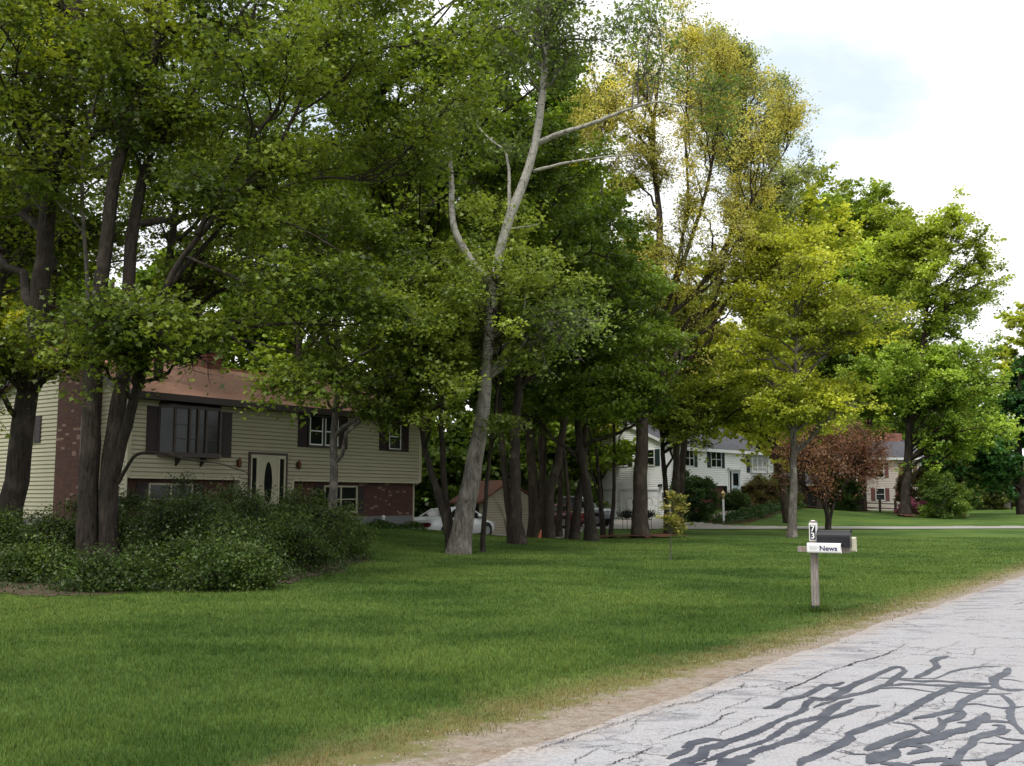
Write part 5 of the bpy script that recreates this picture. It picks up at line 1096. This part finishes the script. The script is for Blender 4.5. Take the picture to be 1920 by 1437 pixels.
# red outbuilding
H4=empty('red_outbuilding',(23.0,92.0,.5),0,'low red boarded outbuilding with a dark roof behind the lawn trees','outbuilding')
mb=MB()
for k in range(32): mb.box(k*.2,k*.2+.19,-.0 if k%2 else -.012,.05,-.8,2.5)
mb.box(0,.05,.05,5,-.8,2.5); mb.box(6.35,6.4,.05,5,-.8,2.5); mb.box(.05,6.35,4.95,5,-.8,2.5); mb.build('wall',M['siding_red'],H4)
mb=MB(); mb.add([(-.3,-.4,2.45),(6.7,-.4,2.45),(6.7,2.5,3.5),(-.3,2.5,3.5),(-.3,5.4,2.45),(6.7,5.4,2.45)],[(0,1,2,3),(3,2,5,4)]); mb.add([(0,0,2.5),(0,5,2.5),(0,2.5,3.46)],[(0,1,2)]); mb.add([(6.4,0,2.5),(6.4,5,2.5),(6.4,2.5,3.46)],[(0,1,2)]); mb.build('roof',M['roof_grey'],H4)
mb=MB(); mb.box(-.3,6.7,-.44,-.41,2.3,2.47); mb.build('fascia',M['trim_white'],H4)
mb=MB(); mb.box(2.2,4.4,-.03,-.014,-.3,1.9); mb.build('door',M['trimblack'],H4)
# shed behind the white car
sp0=at(907,1000,53); H5=empty('garden_shed',(sp0[0],sp0[1],-.25),R(28),'small cream garden shed with rust brown roof behind the parked white car','shed')
# local: x along gable end (to the right), y along the ridge toward back-left
Wd,Ln=3.0,3.6
gx=lambda u,o,z:(u,-o,z); sd=lambda u,o,z:(-o,u,z)
mb=MB(); lap_wall(mb,gx,0,Wd,.05,2.72,.13,top=gable_trim(Wd,1.85,2.75)); lap_wall(mb,lambda u,o,z:(Wd+o,u,z),0,Ln,.05,1.85,.13); lap_wall(mb,lambda u,o,z:(u,Ln+o,z),0,Wd,.05,2.72,.13,top=gable_trim(Wd,1.85,2.75))
for a,b in ((0,.5),(1.35,1.75),(2.9,Ln)): lap_wall(mb,sd,a,b,.05,1.85,.13)
mb.build('wall',M['siding_cream'],H5)
MB().box(-.0,Wd,.0,Ln,-.3,.05).build('floor',M['concrete'],H5)
MB().box(.2,.24,.1,Ln-.1,.06,1.8).build('door',M['trimblack'],H5)
mb=MB(); z0=1.78
for (xa,xb) in ((-.3,Wd/2),(Wd+.3,Wd/2)):
    mb.add([(xa,-.12,z0-.1),(xa,Ln+.12,z0-.1),(xb,Ln+.12,2.82),(xb,-.12,2.82),(xa,-.12,z0),(xa,Ln+.12,z0),(xb,Ln+.12,2.92),(xb,-.12,2.92)],[(0,1,2,3),(7,6,5,4),(0,4,5,1),(0,3,7,4),(1,5,6,2)])
mb.build('roof',M['roof_brown'],H5)
# far house at right
p=at(1875,945,128); H6=empty('distant_house',(p[0],p[1],1.2),0,'small distant grey house glimpsed beyond the lawn at the right edge','house')
mb=MB(); lap_wall(mb,fr,0,9,-.5,2.6,.2); mb.build('wall',plain('pale_grey_siding',(.42,.42,.43),.7),H6)
mb=MB(); mb.add([(-.4,-.5,2.5),(9.4,-.5,2.5),(9.4,4,4.4),(-.4,4,4.4)],[(0,1,2,3)]); mb.build('roof',M['roof_grey'],H6)
window(H6,fr,.8,2.2,.7,2.0,M['trim_white'],2); window(H6,fr,3.8,5.2,.7,2.0,M['trim_white'],2)

# ------------------------------------------------------------------ cars
def loft(mb, secs):
    n=len(secs[0]); b=len(mb.v); mb.v+= [tuple(map(float,p)) for s in secs for p in s]
    for i in range(len(secs)-1):
        for j in range(n-1): mb.f.append((b+i*n+j,b+i*n+j+1,b+(i+1)*n+j+1,b+(i+1)*n+j))
    mb.f.append(tuple(b+j for j in range(n))[::-1]); mb.f.append(tuple(b+(len(secs)-1)*n+j for j in range(n)))
def car(name,label,loc,rz,paint,kind='sedan',cat='car'):
    root=empty(name,loc,rz,label,cat)      # local +x is forward, origin on the ground at mid length
    if kind=='sedan':
        st_=[(-2.35,.62,.35,.62),(-2.30,.74,.26,.86),(-2.1,.83,.22,.95),(-1.6,.87,.20,.98),(-.9,.88,.20,.96),(0,.88,.20,.92),(.9,.88,.20,.90),(1.5,.86,.20,.84),(2.0,.82,.22,.74),(2.25,.72,.26,.62),(2.34,.6,.32,.5)]
        gh=[(-1.35,.70,.97),(-.65,.60,1.31),(.1,.58,1.36),(.6,.60,1.30),(1.35,.72,.90)]; wr,wx=.32,(-1.4,1.45)
    else:
        st_=[(-2.5,.80,.5,1.05),(-2.45,.86,.42,1.12),(-1.8,.92,.40,1.16),(-.6,.92,.40,1.16),(.3,.92,.40,1.14),(1.2,.92,.40,1.12),(1.9,.90,.42,1.08),(2.4,.86,.46,.98),(2.5,.78,.5,.86)]
        gh=[(-.95,.78,1.15),(-.75,.70,1.72),(.1,.70,1.76),(.55,.70,1.70),(1.15,.80,1.12)]; wr,wx=.38,(-1.5,1.6)
    mb=MB(); secs=[]
    for x,w,zb,zt in st_:
        hh=[(w*.86,zb),(w*.97,zb+.1),(w,zb+(zt-zb)*.5),(w*.97,zb+(zt-zb)*.8),(w*.88,zt-.02),(w*.5,zt+.015),(0,zt+.02)]
        secs.append([(x,y,z) for y,z in hh]+[(x,-y,z) for y,z in hh[-2::-1]])
    loft(mb,secs); bd=mb.build('body',paint,root,True)
    mb=MB(); secs=[[(x,w+.0,z*0+ (1.0 if kind!='sedan' else .9)) ,(x,w,z),(x,-w,z),(x,-w,(1.0 if kind!='sedan' else .9))] for x,w,z in gh]
    # greenhouse glass then roof skin and pillars
    zl=1.12 if kind!='sedan' else .94
    prof=[(x,z) for x,w,z in gh]; 
    def gw(z): t=(z-zl)/(gh[2][2]-zl); return (.80-.2*t) if kind=='sedan' else (.86-.14*t)
    k=len(prof); vs=[]
    for x,z in prof: vs+= [(x,gw(z),z),(x,-gw(z),z)]
    fs=[(2*i,2*i+1,2*i+3,2*i+2) for i in range(k-1)]+[tuple(2*i for i in range(k)),tuple(2*i+1 for i in range(k))[::-1]]
    mb.add(vs,fs); mb.build('windows',M['glass'],root)
    mb=MB(); (x1,_,z1),(x2,_,z2),(x3,_,z3)=gh[1],gh[2],gh[3]
    e=.02
    rs=[]
    for x,z in ((x1-.08,z1-.02),(x1+.12,z1+.03),(x2,z2+e),(x3-.1,z3+.03),(x3+.06,z3)):
        w=gw(z)+.02; rs.append([(x,w,z-.05),(x,w*.9,z+.012),(x,0,z+.03),(x,-w*.9,z+.012),(x,-w,z-.05)])
    loft(mb,rs); mb.build('roof',paint,root,True)
    mb=MB()
    for s in (1,-1):
        for (xa,za),(xb,zb_) in (((gh[0][0],gh[0][2]),(x1,z1)),((gh[4][0],gh[4][2]),(x3,z3)),((-.15,zl-.02),(-.2,z2))):
            mb.tube([(xa,s*gw(za),za),(xb,s*(gw(zb_)+.005),zb_)],.035,6)
    mb.build('pillar',paint,root)
    for x in wx:
        for s in (1,-1):
            wh=MB(); wh.tube([(x,s*(.70),wr),(x,s*(.74),wr),(x,s*(.885 if kind=='sedan' else .925),wr),(x,s*(.90 if kind=='sedan' else .94),wr)],[wr*.9,wr,wr,wr*.9],20); w_=wh.build('wheel',M['tyre'],root)
            rm=MB(); yy=.905 if kind=='sedan' else .945; rm.tube([(x,s*(yy-.02),wr),(x,s*yy,wr)],[wr*.62,wr*.58],16); rm.build('rim',M['rim'],w_)
            ar=MB(); ar.tube([(x,s*.5,wr+.01),(x,s*(.884 if kind=='sedan' else .924),wr+.01)],wr*1.16,22); ar.build('wheel_arch',M['trimblack'],root)
    for s in (1,-1):
        mb=MB(); z=.62 if kind=='sedan' else .85; x=-2.325 if kind=='sedan' else -2.5
        mb.prism([(s*.30,z-.07),(s*.62,z-.085),(s*.74,z-.02),(s*.74,z+.09),(s*.6,z+.12),(s*.3,z+.10)] if kind=='sedan' else [(s*.6,z-.15),(s*.8,z-.15),(s*.8,z+.15),(s*.6,z+.15)],x-.03,x+.12,lambda a,b,c:(c,a,b)); mb.build('tail_light',M['tail'],root)
        mb=MB(); mb.box((2.2 if kind=='sedan' else 2.4),(2.35 if kind=='sedan' else 2.53),min(s*.4,s*.66),max(s*.4,s*.66),.56 if kind=='sedan' else .78,.68 if kind=='sedan' else .94); mb.build('headlight',M['rim'],root,bevel=.02)
        mb=MB(); mb.lathe((.85 if kind=='sedan' else .95,s*(.92 if kind=='sedan' else 1.0),.93 if kind=='sedan' else 1.2),[(.03,0),(.09,.03),(.1,.1),(.06,.15)],8); mb.build('mirror',paint,root,True)
    mb=MB(); x=-2.36 if kind=='sedan' else -2.52; mb.box(x-.04,x+.1,-.7,.7,.36,.5); mb.build('bumper',paint if kind=='sedan' else M['trimblack'],root,bevel=.03)
    mb=MB(); mb.box(x-.012,x+.03,-.28,.28,.56 if kind=='sedan' else .8,.73 if kind=='sedan' else .95); mb.build('licence_panel',M['trimblack'],root)
    return root
c=at(848,985,47.0); car('parked_car','white two door car seen from behind beside the cream house, partly behind the birch',(c[0],c[1],-.08),R(53),M['paint_white'])
c=at(1030,985,60); car('parked_car','dark red car standing behind the shaded maple clump',(c[0],c[1],h1(c[0],c[1])+.03),R(150),M['paint_red'])
c=at(1078,985,62.5); pk=car('parked_pickup','silver grey pickup truck parked left of the white garage, behind the maples',(c[0],c[1],h1(c[0],c[1])+.03),R(-20),M['paint_grey'],'truck','pickup truck')

# ------------------------------------------------------------------ mailbox
mp_=gpx(1530,1146); MX=empty('mailbox_post',(mp_[0],mp_[1],h1(*mp_)),math.atan2(-.42,.9075),'weathered grey wooden mailbox post with white cap and black house number plaque 73','mailbox post')
# local +x points to the road
mb=MB(); w=.052
mb.box(-w,w,-w,w,-.1,1.36); mb.build('post',M['wood'],MX,bevel=.006)
mb=MB(); q=w+.004; mb.box(-q,q,-q,q,1.06,1.325); mb.add([(-q,-q,1.325),(q,-q,1.325),(q,q,1.325),(-q,q,1.325),(-.02,-.02,1.37),(.02,-.02,1.37),(.02,.02,1.37),(-.02,.02,1.37)],[(0,1,5,4),(1,2,6,5),(2,3,7,6),(3,0,4,7),(4,5,6,7)]); mb.build('painted_cap',M['tube_white'],MX)
pl=MB().box(-.040,.040,-q-.012,-q-.002,1.08,1.30).build('number_plaque',M['plaque'],MX)
mb=MB(); mb.box(-.24,.52,-.045,.045,.89,.975); mb.build('cross_arm',M['wood'],MX,bevel=.004)
mb=MB()
for k in range(7): a=R(80-k*9); mb.box(-.06+.001*k,.06-.001*k,-.062,.062,-.05+.02*k,-.05+.02*k+.024)
mb.build('base_sleeve',M['trimblack'],MX)
def txt(s,size,loc,mat,parent,name='lettering',rot=(math.pi/2,0,0),sx=1):
    cu=bpy.data.curves.new(name,'FONT'); cu.body=s; cu.size=size; cu.align_x='CENTER'; cu.align_y='CENTER'; cu.extrude=.0012; cu.offset=size*.02; cu.materials.append(mat)
    tmp=bpy.data.objects.new('tmp_text',cu); COL.objects.link(tmp); dg=bpy.context.evaluated_depsgraph_get(); me=bpy.data.meshes.new_from_object(tmp.evaluated_get(dg)); bpy.data.objects.remove(tmp)
    if not me.materials: me.materials.append(mat)
    o=bpy.data.objects.new(name,me); COL.objects.link(o); o.parent=parent; o.location=loc; o.rotation_euler=rot; o.scale=(sx,1,1); return o
txt('7',.125,(0,-q-.0135,1.243),M['ink_white'],pl); txt('3',.125,(0,-q-.0135,1.135),M['ink_white'],pl)
# mailbox itself: half-round top
def tunnel(mb,x0,x1,w,z0,zs,k=12,y0=0):
    sec=[(-w,z0)]+[(-w*math.cos(a),zs+w*math.sin(a)) for a in np.linspace(0,math.pi,k)]+[(w,z0)]
    n=len(sec); vs=[(x0,y0+a,b) for a,b in sec]+[(x1,y0+a,b) for a,b in sec]
    mb.add(vs,[tuple(range(n)),tuple(range(n,2*n))[::-1]]+[(i,n+i,n+(i+1)%n,(i+1)%n) for i in range(n)])
BX=empty('mailbox',(mp_[0],mp_[1],h1(*mp_)+.98),MX.rotation_euler.z,'black metal mailbox with rounded top resting on the post cross arm','mailbox')
mb=MB(); tunnel(mb,.075,.52,.10,.0,.145); mb.build('body',M['black_metal'],BX)
mb=MB(); tunnel(mb,.521,.542,.106,-.005,.145); tunnel(mb,.055,.074,.103,-.002,.145); mb.build('door',M['black_metal'],BX)
mb=MB(); mb.box(.542,.56,-.012,.012,.215,.265); mb.build('latch',M['black_metal'],BX)
mb=MB(); mb.box(.3,.33,.101,.109,.05,.22); mb.box(.3,.40,.101,.109,.19,.22); mb.build('flag',M['shutter_red'],BX)
def ntube(name,label,loc,mat,y,x0,x1,z0,z1,wd):
    t=empty(name,loc,MX.rotation_euler.z,label,'newspaper tube'); mb=MB(); r_=.028; t_=.006
    def ring(x,g):
        out=[]
        for cx_,cz,a0 in ((wd/2-r_,z1-r_,0),(-wd/2+r_,z1-r_,90),(-wd/2+r_,z0+r_,180),(wd/2-r_,z0+r_,270)):
            for a in (0,30,60,90): out.append((x,y+cx_+(r_-g)*math.cos(R(a0+a)),cz+(r_-g)*math.sin(R(a0+a))))
        return out
    A,B,C_,D=ring(x0,0),ring(x1,0),ring(x1,t_),ring(x0+.02,t_); n=len(A); vs=A+B+C_+D
    f=[(i,n+i,n+(i+1)%n,(i+1)%n) for i in range(n)]+[(n+i,2*n+i,2*n+(i+1)%n,n+(i+1)%n) for i in range(n)]+[(2*n+i,3*n+i,3*n+(i+1)%n,2*n+(i+1)%n) for i in range(n)]+[tuple(range(n)),tuple(range(3*n,4*n))[::-1]]
    mb.add(vs,f); mb.build('body',mat,t); return t
lo=(mp_[0],mp_[1],h1(*mp_))
NT1=ntube('newspaper_tube','white newspaper tube lettered News, fixed in front of the black mailbox',lo,M['tube_white'],-.125,-.075,.415,.885,1.035,.115)
txt('News',.098,(.235,-.1845,.955),M['ink_blue'],NT1,sx=1.12)
mb=MB(); 
for k,zz in enumerate((.975,.958,.94)): mb.box(-.04,.10-.02*k,-.1842,-.183,zz,zz+.006)
mb.build('faded_print',M['ink_grey'],NT1)
ntube('newspaper_tube','cream newspaper tube behind the black mailbox, its end sticking out on the road side',lo,M['tube_cream'],.165,.05,.60,.90,1.12,.11)

# ------------------------------------------------------------------ small things
def lamp_post():
    p=at(1357,977,64); g0=h1(p[0],p[1]); r_=empty('lamp_post',(p[0],p[1],g0),0,'white garden lamp post with small brass lantern before the white house','lamp post')
    MB().box(-.06,.06,-.06,.06,-.1,1.5).build('post',M['trim_white'],r_,bevel=.008)
    mb=MB(); mb.lathe((0,0,1.5),[(.03,0),(.03,.12),(.09,.14),(.13,.36),(.15,.38),(.05,.5),(.01,.56)],6); mb.build('lantern',M['brass'],r_)
    mb=MB(); mb.lathe((0,0,1.5),[(.07,.16),(.115,.35)],6); mb.build('pane',M['tube_white'],r_)
lamp_post()
def fence(label,pts,z=.9):
    p0=pts[0]; r_=empty('rail_fence',(p0[0],p0[1],h1(*p0)),0,label,'fence')
    for (x,y) in pts:
        g=h1(x,y)-h1(*p0); MB().box(x-p0[0]-.08,x-p0[0]+.08,y-p0[1]-.08,y-p0[1]+.08,g-.1,g+z).build('post',M['wood_rail'],r_)
    for (a,b) in zip(pts[:-1],pts[1:]):
        for zz in (.3,.68):
            ga,gb=h1(*a)-h1(*p0),h1(*b)-h1(*p0); MB().tube([(a[0]-p0[0],a[1]-p0[1],ga+zz),(b[0]-p0[0],b[1]-p0[1],gb+zz)],.05,6).build('rail',M['wood_rail'],r_)
q=lambda px,Y: tuple(at(px,950,Y)[:2])
fence('short split rail fence before the beige house door',[q(1622,83),q(1650,83),q(1679,83)],1.0)
fence('split rail fence piece right of the round bush',[q(1745,77.5),q(1777,77.5),q(1807,77.5)],1.15)
def hook(px,Y,label):
    p=at(px,985,Y); g0=h1(p[0],p[1]); r_=empty('planter_hook',(p[0],p[1],g0),0,label,'plant stand',group=None)
    mb=MB(); pts=[(0,0,-.05),(0,0,1.55)]+[(.16-.16*math.cos(a),0,1.55+.2*math.sin(a)) for a in np.linspace(.3,math.pi,8)]+[(.32,0,1.4)]; mb.tube(pts,.014,5); mb.build('hook',M['iron'],r_)
    mb=MB(); mb.lathe((.0,0,.6),[(.10,0),(.26,.1),(.3,.2),(.27,.21)],12); mb.tube([(-.3,0,.55),(.3,0,.55)],.015,5)
    for s in (-.25,.25): mb.tube([(s,0,.7),(s,-.0,-.05)],.014,5)
    mb.build('basket',M['iron'],r_)
    r=np.random.default_rng(int(px)); n=900; P=np.c_[r.normal(0,.28,n),r.normal(0,.22,n),.85+r.normal(0,.11,n)]; V,k=leaves_np(P,.08,'oval',r,.4)
    c=np.array([.02,.028,.02])*r.uniform(.5,1.6,(n,1)); mesh_np('foliage',V,np.arange(len(V)),np.arange(n)*k,M['leaf'],r_,col=np.repeat(c,k,0))
hook(1176,58,'black iron planter with dark foliage before the right garage door, left of the stout trunk'); hook(1213,58,'black iron planter with dark foliage just right of the stout trunk')
for i,(px,Y,lb) in enumerate([(612,37.2,'leftmost of three small silver path lights at the cream house foundation'),(659,38.6,'middle one of three small silver path lights at the cream house foundation'),(719,40.3,'rightmost of three small silver path lights at the cream house foundation')]):
    p=at(px,975,Y); p=(p[0],p[1]); g0=h1(*p); r_=empty('path_light',(p[0],p[1],g0),0,lb,'path light','path lights')
    MB().lathe((0,0,0),[(.015,-.05),(.015,.32)],6).build('stake',M['iron'],r_); MB().lathe((0,0,.3),[(.05,0),(.045,.08),(.09,.1),(.03,.17)],10).build('lamp_head',M['trim_white'],r_)
p=at(1011,1000,44); r_=empty('garden_ornament',(p[0],p[1],h1(p[0],p[1])),0,'small orange cone shaped object at the foot of the shaded maples','garden ornament')
mb=MB(); mb.box(-.12,.12,-.12,.12,0,.03); mb.tube([(0,0,.03),(.04,0,.2),(.09,0,.36)],[.09,.06,.02],12); mb.build('cone',M['orange'],r_)
p=at(1888,935,100); r_=empty('garden_arbour',(p[0],p[1],h1(p[0],p[1])),0,'weathered grey wooden garden arbour on the far right lawn','arbour')
mb=MB()
for sx in (-.5,.35):
    for sy in (0,.5): mb.box(sx,sx+.15,sy,sy+.12,-.1,2.2)
mb.build('post',M['wood'],r_); mb=MB(); mb.box(-.7,.7,-.05,.7,2.2,2.3); mb.box(-.5,.5,.0,.06,.0,.7); mb.build('top',M['wood'],r_)
# ------------------------------------------------------------------ light
SUN_EL, SUN_AZ = 60, 192      # azimuth measured clockwise from +Y: from the right, slightly behind
sd_=bpy.data.lights.new('sun','SUN'); sd_.energy=SUNE=3.0; sd_.angle=R(22); sd_.color=(1,.95,.87)
so_=bpy.data.objects.new('sun',sd_); COL.objects.link(so_)
dv=Vector((math.sin(R(SUN_AZ))*math.cos(R(SUN_EL)), math.cos(R(SUN_AZ))*math.cos(R(SUN_EL)), math.sin(R(SUN_EL)))); so_.rotation_euler=dv.to_track_quat('Z','Y').to_euler()
w=bpy.data.worlds.new('World'); S.world=w; w.use_nodes=True; nt=w.node_tree; nt.nodes.clear(); t=NT(nt)
sky=t.n('TexSky'); sky.sky_type='NISHITA'; sky.sun_disc=False; sky.sun_elevation=R(SUN_EL); sky.sun_rotation=R(SUN_AZ); sky.air_density=1; sky.dust_density=1
sk=t.mix(1.0, sky.outputs[0], (.115,.115,.115), 'MULTIPLY')
tc=t.n('TexCoord'); mp=t.n('Mapping'); mp.inputs['Scale'].default_value=(1,1,2.2); mp.inputs['Location'].default_value=(.35,.2,.1); t.L(tc.outputs['Generated'],mp.inputs[0])
cl=t.noise(mp.outputs[0],2.6,7,.55,.3)
cf=t.ramp(cl,[(.36,0),(.47,1)])
cc=t.ramp(t.noise(mp.outputs[0],5,4),[(.3,(1.08,1.12,1.16)),(.6,(1.45,1.45,1.45))])
def skydir(px,py,tight,amp):
    d=Vector(ray(px,py)).normalized(); vd=t.n('VectorMath',operation='DOT_PRODUCT'); nv=t.n('VectorMath',operation='NORMALIZE'); t.L(tc.outputs['Generated'],nv.inputs[0]); t.L(nv.outputs[0],vd.inputs[0]); vd.inputs[1].default_value=d
    return t.math('MULTIPLY', t.math('SUBTRACT', 1.0, t.math('MULTIPLY', t.math('SUBTRACT', 1.0, vd.outputs['Value']), tight), True), amp)
hole=t.math('ADD', skydir(1550,240,110,.20), skydir(1330,380,120,.15)); hole=t.math('ADD', hole, skydir(150,420,14,.10))
cf=t.ramp(t.math('SUBTRACT', cl, hole),[(.28,0),(.44,1)])
mx=t.mix(cf, t.mix(.85, sk, (.93,1.06,1.17)), cc)
# ground half stays dark
bg=t.n('Background'); t.L(mx,bg.inputs[0]); bg.inputs[1].default_value=1.0
wo=t.n('OutputWorld'); t.L(bg.outputs[0],wo.inputs[0])
S.view_settings.view_transform='Standard'; S.view_settings.look='None'; S.view_settings.exposure=0; S.view_settings.gamma=1
S.render.engine='CYCLES'; cy=S.cycles; cy.max_bounces=5; cy.diffuse_bounces=3; cy.glossy_bounces=2; cy.transmission_bounces=3; cy.transparent_max_bounces=4
cy.caustics_reflective=False; cy.caustics_refractive=False; cy.use_adaptive_sampling=True; cy.adaptive_threshold=.02
try: cy.use_denoising=True; cy.denoiser='OPENIMAGEDENOISE'
except Exception: pass
